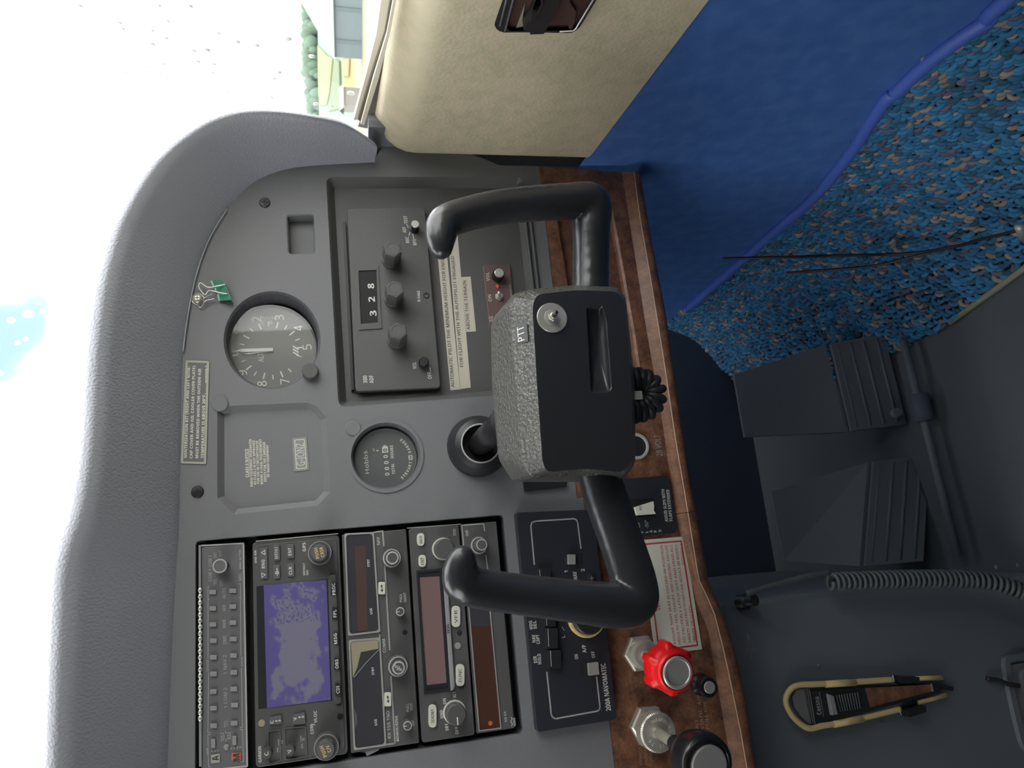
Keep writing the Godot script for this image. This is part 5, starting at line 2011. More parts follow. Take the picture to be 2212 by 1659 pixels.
# ================= direction finder radio and what lies in its tray =================
func adf_unit() -> void:
	var z := -2.0
	var p := poly_px([qe(213, 300), qe(718, 294), qe(822, 1470), qe(268, 1496)], z)
	var t := thing("direction_finder_radio", "black direction finder radio with three hexagonal knobs and digit window", "radio", Vector3(355, -125, TZ))
	var b := mb()
	slab(b, round_poly(p, 3.5), TZ, z, 0.8)
	obj("faceplate", b, M.tray, t)
	b = mb()
	slab(b, poly_px([qe(183, 385), qe(205, 383), qe(262, 1480), qe(240, 1485)], z - 1), TZ, z - 2.5, 0.5)
	obj("mounting_flange", b, M.black, t)
	# digit window with sloping reveal
	var w := poly_px([qe(268, 680), qe(415, 675), qe(438, 1086), qe(290, 1096)], z)
	var wi := poly_px([qe(286, 712), qe(404, 707), qe(414, 1048), qe(302, 1058)], z)
	b = mb()
	ring2(b, w, wi, z, z + 1.0)
	obj("window_frame", b, M.tray, t)
	b = mb()
	slab(b, wi, z, z + 0.15, 0.0)
	obj("window_floor", b, M.deep, t)
	lett(t, M.white, z + 0.2, [["3", qe(405, 1003), qe(402, 968), 14], ["2", qe(395, 912), qe(392, 878), 14], ["8", qe(390, 825), qe(387, 792), 14]])
	# hexagonal knobs
	for q in [[500, 640], [514, 893], [534, 1158]]:
		var kp := pp(qe(q[0], q[1]), z)
		b = mb()
		lathe(b, kp, Vector3(0, 0, 1), [[8.4, 0], [8.4, 3.0], [7.6, 3.6]], 30)
		var kn := obj("knob_skirt", b, M.tray, t)
		b = mb()
		knob(b, kp + Vector3(0, 0, 3.4), Vector3(0, 0, 1), 6, 8.2, 20.0, 7.4, 0.0, 0.15)
		obj("hexagonal_knob", b, M.tray, kn)
		b = mb()
		lathe(b, kp + Vector3(0, 0, 23.2), Vector3(0, 0, 1), [[6.0, 0], [5.8, 0.5], [5.2, 0.5], [5.0, 0.0]], 28)
		obj("knob_rim", b, M.tray, kn)
	var kp2 := pp(qe(708, 1316), z)
	b = mb()
	knob(b, kp2, Vector3(0, 0, 1), 12, 4.4, 8.0, 3.6, 0.1)
	obj("volume_knob", b, M.black, t)
	var kp3 := pp(qe(650, 438), z)
	b = mb()
	lathe(b, kp3, Vector3(0, 0, 1), [[4.2, 0], [4.2, 2.0], [3.2, 2.4], [3.2, 9.0]], 24)
	var fk := obj("function_knob", b, M.black, t)
	b = mb()
	lathe(b, kp3 + Vector3(0, 0, 9.0), Vector3(0, 0, 1), [[3.5, 0], [3.5, 1.0], [3.2, 1.3]], 26)
	obj("knob_cap", b, M.silver, fk)
	b = mb()
	line_px(b, [qe(612, 430), qe(600, 405)], z, 0.6)
	line_px(b, [qe(622, 460), qe(615, 480)], z, 0.7)
	line_px(b, [qe(640, 470), qe(645, 500)], z, 0.7)
	line_px(b, [qe(752, 1340), qe(756, 1364)], z, 0.7)
	obj("scale_mark", b, M.white, t)
	lett(t, M.white, z, [["300", qe(345, 1440), qe(342, 1392), 9.0], ["ADF", qe(386, 1440), qe(382, 1390), 9.0], ["VOL", qe(665, 1348), qe(661, 1304), 8.0], ["OFF", qe(764, 1412), qe(759, 1368), 8.4], ["R-546E", qe(690, 910), qe(686, 840), 6.2], ["REC", qe(618, 528), qe(613, 488), 7.4], ["ADF", qe(598, 462), qe(594, 425), 7.4], ["TEST", qe(608, 403), qe(602, 352), 7.6], ["BFO", qe(665, 543), qe(660, 503), 7.4]])
	b = mb()
	ring2(b, circ(pp(qe(728, 872), z).x, pp(qe(728, 872), z).y, 2.6, 20), circ(pp(qe(728, 872), z).x, pp(qe(728, 872), z).y, 1.8, 20), z, z + 0.5)
	obj("lock_hole", b, M.deep, t)

func intercom() -> void:
	var z := TZ + 2.0
	var p := round_poly(poly_px([qf(371, 548), qf(523, 546), qf(560, 905), qf(410, 916)], z), 3.0)
	var t := thing("intercom_panel", "small brown intercom panel with knob and toggle half behind the yoke", "intercom", Vector3(p[0].x, p[0].y, TZ))
	var b := mb()
	slab(b, p, TZ, z, 0.5)
	obj("faceplate", b, M.intercom, t)
	lett(t, M.paper, z, [["VOL", qf(410, 642), qf(406, 592), 7.4], ["ON", qf(422, 755), qf(417, 717), 7.4], ["SQ", qf(428, 868), qf(424, 838), 7.4], ["INTERCOM", qf(535, 730), qf(526, 662), 3.4, false]])
	var kp := pp(qf(452, 618), z)
	b = mb()
	knob(b, kp, Vector3(0, 0, 1), 18, 5.4, 9.0, 5.0, 0.06)
	var kn := obj("volume_knob", b, M.knob_black, t)
	b = mb()
	lathe(b, kp + Vector3(0, 0, 9.0), Vector3(0, 0, 1), [[4.4, 0], [4.3, 0.7], [3.9, 0.9]], 26)
	obj("knob_cap", b, M.silver, kn)
	b = mb()
	ball(b, pp(qf(455, 672), z), Vector3(2.2, 2.2, 2.0), 14, 8)
	obj("lamp", b, M.placard_red, t)
	var tp := pp(qf(462, 730), z)
	b = mb()
	lathe(b, tp, Vector3(0, 0, 1), [[4.0, 0], [4.0, 1.2], [2.6, 1.4], [2.6, 3.0]], 6)
	var sw := obj("switch_nut", b, M.steel, t)
	b = mb()
	tube(b, PackedVector3Array([tp + Vector3(0, 0, 2.0), tp + Vector3(0.3, 1.0, 6.0), tp + Vector3(0.5, 2.0, 10.0)]), [1.0, 1.1, 1.5], 10)
	obj("toggle", b, M.silver, sw)

# ================= placards and labels =================
func placards() -> void:
	# three tape strips on the tray floor
	var z := TZ
	var rows := [["long white tape label reading automatic pilot the minimum height", [[790, 480], [850, 476], [948, 1482], [885, 1488]]], ["long white tape label reading for flight with the autopilot engaged", [[868, 486], [932, 482], [1017, 1470], [949, 1480]]], ["short white tape label reading above the terrain", [[956, 752], [1016, 748], [1051, 1104], [988, 1109]]]]
	var txt := [[["AUTOMATIC PILOT THE MINIMUM HEIGHT FOR ENG", qe(912, 1468), qe(844, 640), 7.4, false], ["AGEMENT", qe(843, 632), qe(832, 490), 7.4, false]], [["FOR FLIGHT WITH THE AUTOPILOT ENGAGED", qe(968, 1335), qe(908, 615), 7.0, false]], [["ABOVE THE TERRAIN", qe(1013, 1095), qe(986, 775), 7.0, false]]]
	for i in 3:
		var q: Array = rows[i][1]
		var t := thing("tape_label", rows[i][0], "label", pp(qe(q[3][0], q[3][1]), z), "tape labels about the autopilot")
		var b := mb()
		quad_px(b, [qe(q[0][0], q[0][1]), qe(q[1][0], q[1][1]), qe(q[2][0], q[2][1]), qe(q[3][0], q[3][1])], z, 0.15 + 0.06 * i)
		obj("tape", b, M.paper, t)
		lett(t, M.paper_ink, z + 0.2 + 0.06 * i, txt[i], false)
	# winterization placard on the top edge of the panel
	z = 0.6
	var t2 := thing("winterization_placard", "framed metal placard of winterization text along the panel top", "placard", pp(qd(210, 950), 0))
	var b2 := mb()
	var o := round_poly(poly_px([qd(148, 622), qd(298, 628), qd(279, 1268), qd(117, 1263)], z), 1.5)
	slab(b2, o, -0.2, z, 0.2)
	obj("plate", b2, M.radio_gray, t2)
	b2 = mb()
	ring2(b2, inset(o, 0.3), inset(o, 2.0), z, z + 0.2)
	obj("border", b2, M.sign_gray, t2)
	lett(t2, M.placard, z, [["WINTERIZATION KIT (RIGHT AND LEFT NOSE-", qd(157, 1228), qd(178, 660), 6.2], ["CAP COVER AND OIL COOLER COVER PLATE)", qd(192, 1230), qd(210, 658), 6.2], ["MUST BE REMOVED WHEN THE OUTSIDE AIR", qd(228, 1228), qd(245, 675), 6.2], ["TEMPERATURE IS ABOVE 20°F.", qd(262, 1228), qd(272, 830), 6.2], ["0505009-7", qd(283, 765), qd(284, 657), 4.2]])
	# notice printed on the blanking plate
	z = -4.5
	var t3 := thing("equipment_notice", "small white printed class 3 notice on the blank instrument plate", "notice", pp(qd(600, 1250), z))
	lett(t3, M.placard, z, [["CLASS 3 NOTICE", qd(538, 1345), qd(533, 1170), 6.2], ["RADIO EQUIPMENT DESIGNATED", qd(565, 1402), qd(556, 1110), 5.4], ["AS CLASS 3 IS NOT APPROVED", qd(586, 1392), qd(577, 1118), 5.4], ["FOR USE IN CIRCUMSTANCES", qd(606, 1385), qd(598, 1120), 5.4], ["WHERE A LEGAL REQUIREMENT", qd(628, 1390), qd(618, 1110), 5.4], ["EXISTS FOR THE CARRIAGE", qd(649, 1372), qd(640, 1128), 5.4], ["OF RADIO EQUIPMENT", qd(668, 1345), qd(661, 1145), 5.4]])
	b2 = mb()
	line_px(b2, [qd(542, 1345), qd(537, 1170)], z, 0.3)
	obj("underline", b2, M.placard, t3)
	var t4 := thing("registration_plate", "small silver registration plate reading G-JONZ", "plate", pp(qd(860, 1200), z))
	var pz := poly_px([qd(807, 1105), qd(896, 1097), qd(912, 1300), qd(820, 1312)], z)
	b2 = mb()
	slab(b2, pz, z, z + 0.5, 0.1)
	obj("plate", b2, M.key_light, t4)
	b2 = mb()
	var pi := round_poly(inset(pz, 1.6), 1.5)
	ring2(b2, pi, inset(pi, 0.5), z + 0.5, z + 0.65)
	obj("border", b2, M.placard, t4)
	lett(t4, M.white, z + 0.5, [["G-JONZ", qd(886, 1272), qd(878, 1135), 17.0, false]])

func flap_switch() -> void:
	var z := 1.5
	var p := round_poly(poly_px([qt(-140, 965), qt(358, 930), qt(426, 1392), qt(-60, 1450)], z), 3.0)
	var t := thing("flap_selector", "black flap selector plate with a white lever tab beside the red bordered placard", "switch plate", Vector3(p[0].x, p[0].y, 0))
	var b := mb()
	slab(b, p, -0.5, z, 0.5)
	obj("plate", b, M.autopilot, t)
	lett(t, M.white, z, [["AVOID SLIPS WITH", qt(350, 1305), qt(318, 1042), 6.6], ["FLAPS EXTENDED", qt(386, 1300), qt(357, 1045), 6.6], ["F", qt(150, 1397), qt(148, 1383), 6.0], ["L", qt(187, 1396), qt(185, 1382), 6.0], ["A", qt(222, 1394), qt(220, 1376), 6.0], ["P", qt(258, 1392), qt(256, 1377), 6.0], ["S", qt(294, 1389), qt(292, 1370), 6.0], ["-30°", qt(190, 1360), qt(184, 1293), 7.0, false], ["-20°", qt(122, 1362), qt(114, 1300), 7.0, false], ["-10°", qt(50, 1366), qt(44, 1306), 7.0, false]])
	b = mb()
	quad_px(b, [qt(-60, 1130), qt(225, 1115), qt(250, 1200), qt(240, 1262), qt(-50, 1285)], z, 0.2)
	obj("lever_slot", b, M.deep, t)
	b = mb()
	var l := PackedVector3Array()
	for w in [[68, 1190], [215, 1143], [222, 1185], [218, 1215], [235, 1245], [86, 1256]]: l.append(pp(qt(w[0], w[1]), z + 3))
	prism(b, l, Vector3(0, 0, 4.0))
	obj("lever_tab", b, M.placard, t)
	lett(t, M.ink, z + 7.0, [["85", qt(136, 1212), qt(132, 1178), 5.0, false]])

func warning_placard() -> void:
	var z := 0.0
	var t := thing("warning_placard", "cream seat latch warning placard with a red border on the wood panel", "placard", pp(qc(1000, 700), 0))
	var o := poly_px([qc(840, 418), qc(1075, 398), qc(1172, 1010), qc(918, 1042)], z)
	var b := mb()
	slab(b, o, -0.4, z + 0.4, 0.1)
	obj("plate", b, M.placard, t)
	b = mb()
	var i := round_poly(inset(o, 3.0), 1.0)
	ring2(b, i, inset(i, 1.3), z + 0.4, z + 0.5)
	obj("border", b, M.placard_red, t)
	lett(t, M.placard_red, z + 0.4, [["WARNING", qc(948, 800), qc(926, 628), 9.5, false], ["ASSURE THAT SEAT IS LOCKED IN POSITION", qc(1031, 985), qc(957, 445), 5.4, false], ["PRIOR TO TAXI, TAKEOFF, AND LANDING. FAILURE", qc(1058, 982), qc(983, 444), 5.4, false], ["TO PROPERLY LATCH SEAT AND HEED ALL", qc(1086, 976), qc(1010, 440), 5.4, false], ["SAFETY INSTRUCTIONS CAN RESULT IN BODILY", qc(1113, 973), qc(1036, 440), 5.4, false], ["INJURY OR DEATH", qc(1140, 970), qc(1111, 772), 5.4, false], ["0705097-1", qc(1075, 552), qc(1062, 442), 4.4, false]])

# ================= engine controls =================
func axis_z(base: Vector3, q: Vector2) -> float:
	var best := 0.0
	var bd := 1e9
	for i in 300:
		var p := pp(q, i)
		var d := (xy(p) - xy(base)).length()
		if d < bd:
			bd = d
			best = i
	return best
func engine_controls() -> void:
	# mixture
	var n := Vector3(0, 0, 1)
	var c := pp(qu(560, 325), 3)
	c.z = 0
	var kz := 66.0
	var kc := pp(qu(985, 548), kz)
	var ax := (kc - c).normalized()
	var t := thing("mixture_control", "red lobed mixture knob with a brushed silver cap on a plunger", "engine control", c)
	var b := mb()
	knob(b, c + Vector3(0, 0, -0.5), n, 6, 15.0, 6.0, 13.5, 0.0, 0.5)
	obj("mounting_nut", b, M.steel, t)
	b = mb()
	lathe(b, c + Vector3(0, 0, 5), n, [[12.0, 0], [12.0, 6], [10.8, 8.5], [9.5, 9.0], [5.0, 9.2]], 40)
	obj("lock_ring", b, M.steel, t)
	b = mb()
	tube(b, PackedVector3Array([c + Vector3(0, 0, 10), c + ax * (kc - c).length() * 0.75]), 4.0, 16)
	obj("plunger", b, M.steel, t)
	b = mb()
	red_knob(b, kc - ax * 26.0, ax)
	var kn := obj("knob_body", b, M.red, t)
	b = mb()
	lathe(b, kc - ax * 2.0, ax, [[11.8, 0], [11.8, 2.0], [11.0, 2.8], [9.8, 2.8], [9.2, 1.8]], 44)
	obj("silver_cap", b, M.dull_silver, kn)
	# throttle
	c = pp(qu(660, 1165), 4)
	c.z = 0
	kz = 92.0
	kc = pp(qu(1345, 1622), kz)
	ax = (kc - c).normalized()
	t = thing("throttle_control", "black throttle knob with a silver centre on a plunger and friction lock", "engine control", c)
	b = mb()
	knob(b, c + Vector3(0, 0, -0.5), n, 6, 16.0, 7.0, 14.5, 0.0, 0.45)
	obj("mounting_nut", b, M.steel, t)
	b = mb()
	var fl := pp(qu(690, 1195), 12)
	lathe(b, Vector3(c.x, c.y, 5), n, [[11.5, 0], [11.5, 9]], 36)
	obj("threaded_barrel", b, M.steel, t)
	var dc := pp(qu(768, 1245), 24)
	b = mb()
	knob(b, Vector3(dc.x, dc.y, 13), n, 60, 14.8, 11.0, 13.6, 0.02)
	var fd := obj("friction_lock", b, M.steel, t)
	b = mb()
	for w in [["GT LUBRICATE", -2.6, 0.9, false], ["McFARLANE", 2.05, 0.35, true]]:
		var s: String = w[0]
		for k in s.length():
			if s[k] == " ": continue
			var a: float = lerpf(w[1], w[2], k / float(s.length() - 1)) - PI * 0.5
			text_c(b, s[k], Vector3(dc.x, dc.y, 24.0) + Vector3(cos(a), sin(a), 0) * 9.6, 1.5, 2.3, true, a - PI * 0.5)
	obj("stamped_lettering", b, M.placard, fd)
	b = mb()
	tube(b, PackedVector3Array([Vector3(dc.x, dc.y, 22), dc.lerp(kc, 0.45)]), 4.2, 16)
	obj("plunger", b, M.steel, t)
	b = mb()
	tube(b, PackedVector3Array([dc.lerp(kc, 0.32), dc.lerp(kc, 0.9)]), [5.6, 6.4], 18)
	obj("plunger_sleeve", b, M.knob_black, t)
	b = mb()
	lathe(b, kc - ax * 34.0, ax, [[8, 0], [13, 4], [17.0, 11], [19.4, 19], [20.0, 27], [19.2, 32], [17.6, 34], [16.2, 34.4], [15.2, 33.0]], 56, true)
	kn = obj("knob_body", b, M.knob_black, t)
	b = mb()
	lathe(b, kc - ax * 1.0, ax, [[17.0, 0], [16.6, 0.8], [15.9, 0.8], [15.5, 0.0]], 52, false, false)
	obj("cap_ring", b, M.silver, kn)
	b = mb()
	lathe(b, kc - ax * 2.5, ax, [[13.4, 0], [13.4, 3.4], [12.6, 3.9]], 48)
	obj("silver_cap", b, M.dull_silver, kn)
	# alternate static source knob
	c = pp(qu(1268, 690), 4)
	c.z = 0
	t = thing("static_air_knob", "small black pull knob with a silver tip below the mixture control", "knob", c)
	b = mb()
	lathe(b, c, n, [[8.6, 0], [8.6, 3], [6.4, 4.0], [6.4, 9], [8.0, 11], [8.2, 15], [7.2, 17]], 36, true)
	obj("body", b, M.knob_black, t)
	b = mb()
	lathe(b, c + n * 16.8, n, [[4.8, 0], [4.8, 0.6], [4.5, 0.9]], 30)
	obj("silver_tip", b, M.dull_silver, t)
func red_knob(b: MB, o: Vector3, n: Vector3) -> void:
	var u := Vector3(0, 1, 0).cross(n).normalized()
	var v := n.cross(u).normalized()
	var rows := [[9.0, 0.0, 0.0], [15.5, 1.0, 1.0], [17.0, 4.0, 1.0], [17.0, 14.0, 1.0], [16.4, 17.0, 0.9], [15.0, 18.5, 0.2], [14.8, 22.0, 0.0], [13.6, 25.0, 0.0], [12.4, 25.5, 0.0], [11.9, 23.0, 0.0]]
	var seg := 96
	var prev := PackedVector3Array()
	b.sg(0)
	for k in rows.size():
		var cur := PackedVector3Array()
		for i in seg:
			var a := TAU * i / seg
			var lobe: float = smoothstep(0.45, 0.8, cos(a * 6.0)) * 2.6 * rows[k][2]
			cur.append(o + n * float(rows[k][1]) + (u * cos(a) + v * sin(a)) * (float(rows[k][0]) + lobe))
		if k > 0: b.loop_strip(prev, cur)
		prev = cur
	b.sg(FLAT)
	b.fan(o + n * 23.0, prev)

# ================= control yoke =================
func yoke() -> void:
	var zf := 214.0
	var ux := (pp(v2(1105, 645), 200) - pp(v2(1131, 1033), 200))
	ux.z = 0
	ux = ux.normalized()
	var uy := Vector3(-ux.y, ux.x, 0)
	var org := pp(v2(1240, 826), 200)
	org.z = 0
	var loc := func(p: Vector3) -> Vector2:
		var d := p - org
		return Vector2(d.dot(ux), d.dot(uy))
	var t := thing("control_yoke", "black aircraft control yoke with two horn grips and a push to talk button", "control yoke", org + Vector3(0, -45, 200))
	# hub: outline seen from the seat, lofted from back to front with a deep chamfer along the top
	var zr := 198.0
	var full := PackedVector2Array()
	var pts := [v2(1352, 640), v2(1335, 619), v2(1240, 615), v2(1140, 625), v2(1101, 648), v2(1115, 830), v2(1131, 1002), v2(1147, 1032), v2(1262, 1024), v2(1348, 1034), v2(1374, 1000), v2(1372, 830)]
	for p in pts: full.append(loc.call(pp(p, zr)))
	full = round_poly(fix(full), 4.0, 3)
	var frontp := [v2(1348, 648), v2(1332, 630), v2(1245, 627), v2(1160, 636), v2(1150, 660), v2(1160, 830), v2(1172, 1000), v2(1182, 1020), v2(1264, 1012), v2(1345, 1020), v2(1366, 995), v2(1364, 830)]
	var front := PackedVector2Array()
	for p in frontp: front.append(loc.call(pp(p, zf)))
	front = round_poly(fix(front), 4.0, 3)
	var put := func(q: PackedVector2Array, z: float, sc: float = 1.0) -> PackedVector3Array:
		var o := PackedVector3Array()
		for w in q: o.append(org + ux * w.x * sc + uy * w.y * sc + Vector3(0, 0, z))
		return o
	var b := mb()
	b.sg(FLAT)
	var rear := PackedVector2Array()
	for p in [v2(1330, 664), v2(1312, 636), v2(1215, 628), v2(1112, 632), v2(1063, 690), v2(1066, 830), v2(1080, 988), v2(1114, 1040), v2(1240, 1040), v2(1320, 1044), v2(1350, 1000), v2(1346, 830)]: rear.append(loc.call(pp(p, 158)))
	rear = round_poly(fix(rear), 4.0, 3)
	b.loop_strip(put.call(inset(rear, 7.0), 140), put.call(inset(rear, 1.0), 148))
	b.loop_strip(put.call(inset(rear, 1.0), 148), put.call(rear, 158))
	b.loop_strip(put.call(rear, 158), put.call(full, zr - 1.0))
	b.loop_strip(put.call(full, zr - 1.0), put.call(inset(full, 0.8), zr + 0.3))
	b.loop_strip(put.call(inset(full, 0.8), zr + 0.3), put.call(front, zf))
	var bk: PackedVector3Array = put.call(inset(rear, 7.0), 140)
	bk.reverse()
	b.fan(org + Vector3(0, 0, 140), bk)
	obj("hub_shell", b, M.leather, t)
	# front face with its long slot
	var slot := PackedVector2Array()
	for p in [v2(1266, 664), v2(1302, 660), v2(1310, 690), v2(1322, 840), v2(1314, 848), v2(1276, 848)]: slot.append(loc.call(pp(p, zf)))
	slot = round_poly(fix(slot), 2.0, 3)
	b = mb()
	var to3 := func(w: Vector2, z: float) -> Vector3: return org + ux * w.x + uy * w.y + Vector3(0, 0, z)
	b.sg(FLAT)
	for w in trapezoids([front, slot]):
		b.quad(to3.call(w[0], zf), to3.call(w[1], zf), to3.call(w[2], zf), to3.call(w[3], zf))
	obj("hub_face", b, M.yoke, t)
	b = mb()
	b.loop_strip(put.call(slot, zf), put.call(inset(slot, 0.8), zf - 0.8))
	b.loop_strip(put.call(inset(slot, 0.8), zf - 0.8), put.call(inset(slot, 1.2), zf - 3.0))
	b.fan(to3.call(loc.call(pp(v2(1294, 754), zf)), zf - 3.0), put.call(inset(slot, 1.2), zf - 3.0))
	obj("hub_slot", b, M.yoke, t)
	# horns
	var H := [[[1275, 650, 11.0, 186], [1276, 560, 11.0, 186], [1277, 490, 11.4, 188], [1278, 440, 11.6, 190], [1235, 436, 11.0, 193], [1160, 440, 10.4, 196], [1080, 448, 10.0, 198], [1010, 463, 9.6, 201], [962, 481, 9.4, 204], [952, 510, 8.6, 207], [954, 538, 6.0, 209]], [[1292, 1020, 12.0, 186], [1312, 1085, 12.0, 187], [1340, 1165, 12.0, 188], [1366, 1245, 12.2, 190], [1370, 1295, 12.4, 191], [1330, 1306, 12.0, 193], [1260, 1300, 11.0, 196], [1180, 1290, 10.4, 198], [1100, 1280, 10.0, 200], [1035, 1270, 9.8, 203], [1000, 1258, 9.4, 206], [995, 1230, 8.6, 208], [999, 1204, 6.2, 210]]]
	for h in H:
		var caps := []
		var hp := []
		var hr := []
		for w in h:
			hp.append(pp(v2(w[0], w[1]), w[3]))
			hr.append(Vector3(w[2] * 1.05, 0, 0))
		var sp := smooth_path(hp, 3)
		var sr := smooth_path(hr, 3)
		for i in sp.size() - 1: caps.append([sp[i], sp[i + 1], sr[i].x, sr[i + 1].x])
		b = mb()
		capsules(b, caps, 1.2, 2.1)
		obj("horn_grip", b, M.yoke, t)
	# column
	var cc := pp(v2(1034, 962), 4)
	b = mb()
	tube(b, PackedVector3Array([Vector3(cc.x, cc.y, -10), Vector3(cc.x, cc.y, 142)]), 9.5, 28)
	obj("column", b, M.knob_black, t)
	b = mb()
	lathe(b, Vector3(cc.x, cc.y, 112), Vector3(0, 0, 1), [[9.5, 0], [10.5, 8], [12.0, 28]], 32, true)
	obj("column_flange", b, M.knob_black, t)
	# push to talk switch
	var sc := pp(qf(757, 848), zf)
	b = mb()
	lathe(b, sc, Vector3(0, 0, 1), [[9.0, 0], [9.0, 0.7], [8.7, 1.0], [4.8, 1.0], [4.6, 1.6], [3.6, 1.7]], 44)
	var wa := obj("switch_washer", b, M.washer, t)
	b = mb()
	knob(b, sc + Vector3(0, 0, 1.6), Vector3(0, 0, 1), 6, 2.9, 1.6, 2.7)
	lathe(b, sc + Vector3(0, 0, 3.0), Vector3(0, 0, 1), [[2.0, 0], [2.0, 1.4], [1.6, 1.8]], 20)
	obj("switch_nut", b, M.steel, wa)
	b = mb()
	tube(b, PackedVector3Array([sc + Vector3(0, 0, 4), sc + Vector3(0.1, -0.1, 9.5)]), 1.1, 14)
	obj("push_button", b, M.knob_black, wa)
	# embossed label on the chamfer: lies in the chamfer plane
	var e0 := pp(v2(1118, 830), zr)
	var e1 := pp(v2(1166, 830), zf)
	var vd := (e0 - e1).normalized()
	var nn := ux.cross(vd).normalized()
	var lc := to_plane(qaf(565, 1170), e0 + nn * 1.2, nn)
	b = mb()
	var hw := 5.8
	var hh := 5.3
	prism(b, PackedVector3Array([lc - ux * hw - vd * hh, lc + ux * (hw - 1.6) - vd * hh, lc + ux * hw - vd * (hh - 1.6), lc + ux * hw + vd * hh, lc - ux * hw + vd * hh]), nn * 0.5)
	var lb := obj("talk_label", b, M.black, t)
	b = mb()
	text3(b, "PTT", lc - ux * 4.6 - vd * 2.4 + nn * 0.5, lc + ux * 4.4 - vd * 2.4 + nn * 0.5, 5.6, nn, false)
	obj("lettering", b, M.white, lb)
	# coiled cord looping out below the hub
	var cd := thing("coiled_cord", "short loop of black coiled cord hanging under the yoke hub", "cord", pp(v2(1400, 858), 176))
	var mid := smooth_path([pp(v2(1340, 823), 178), pp(v2(1380, 822), 178), pp(v2(1403, 832), 178), pp(v2(1412, 853), 178), pp(v2(1403, 875), 178), pp(v2(1380, 885), 178), pp(v2(1340, 887), 178)], 16)
	b = mb()
	tube(b, helix(mid, 6.0, 13.0, 18), 2.7, 10)
	obj("coil", b, M.rubber, cd)
	b = mb()
	box(b, pp(v2(1362, 860), 186) + Vector3(-1, 0, -3), pp(v2(1386, 844), 186))
	obj("cable_tie", b, M.placard, cd)
func to_plane(q: Vector2, o: Vector3, n: Vector3) -> Vector3:
	var d := ray(q)
	return EYE + d * ((o - EYE).dot(n) / d.dot(n))
func helix(mid: PackedVector3Array, r: float, turns: float, per: int) -> PackedVector3Array:
	var L := PackedFloat32Array([0.0])
	for i in mid.size() - 1: L.append(L[i] + mid[i].distance_to(mid[i + 1]))
	var total := L[L.size() - 1]
	var out := PackedVector3Array()
	var n := int(turns * per)
	var u := Vector3(0, 0, 1)
	for i in n + 1:
		var s := total * i / n
		var k := 0
		while k < L.size() - 2 and L[k + 1] < s: k += 1
		var f: float = (s - L[k]) / max(1e-6, L[k + 1] - L[k])
		var p := mid[k].lerp(mid[k + 1], f)
		var t := (mid[min(k + 2, mid.size() - 1)] - mid[max(k - 1, 0)]).normalized()
		u = (u - t * u.dot(t)).normalized()
		var v := t.cross(u)
		var a := TAU * i / per
		out.append(p + (u * cos(a) + v * sin(a)) * r)
	return out

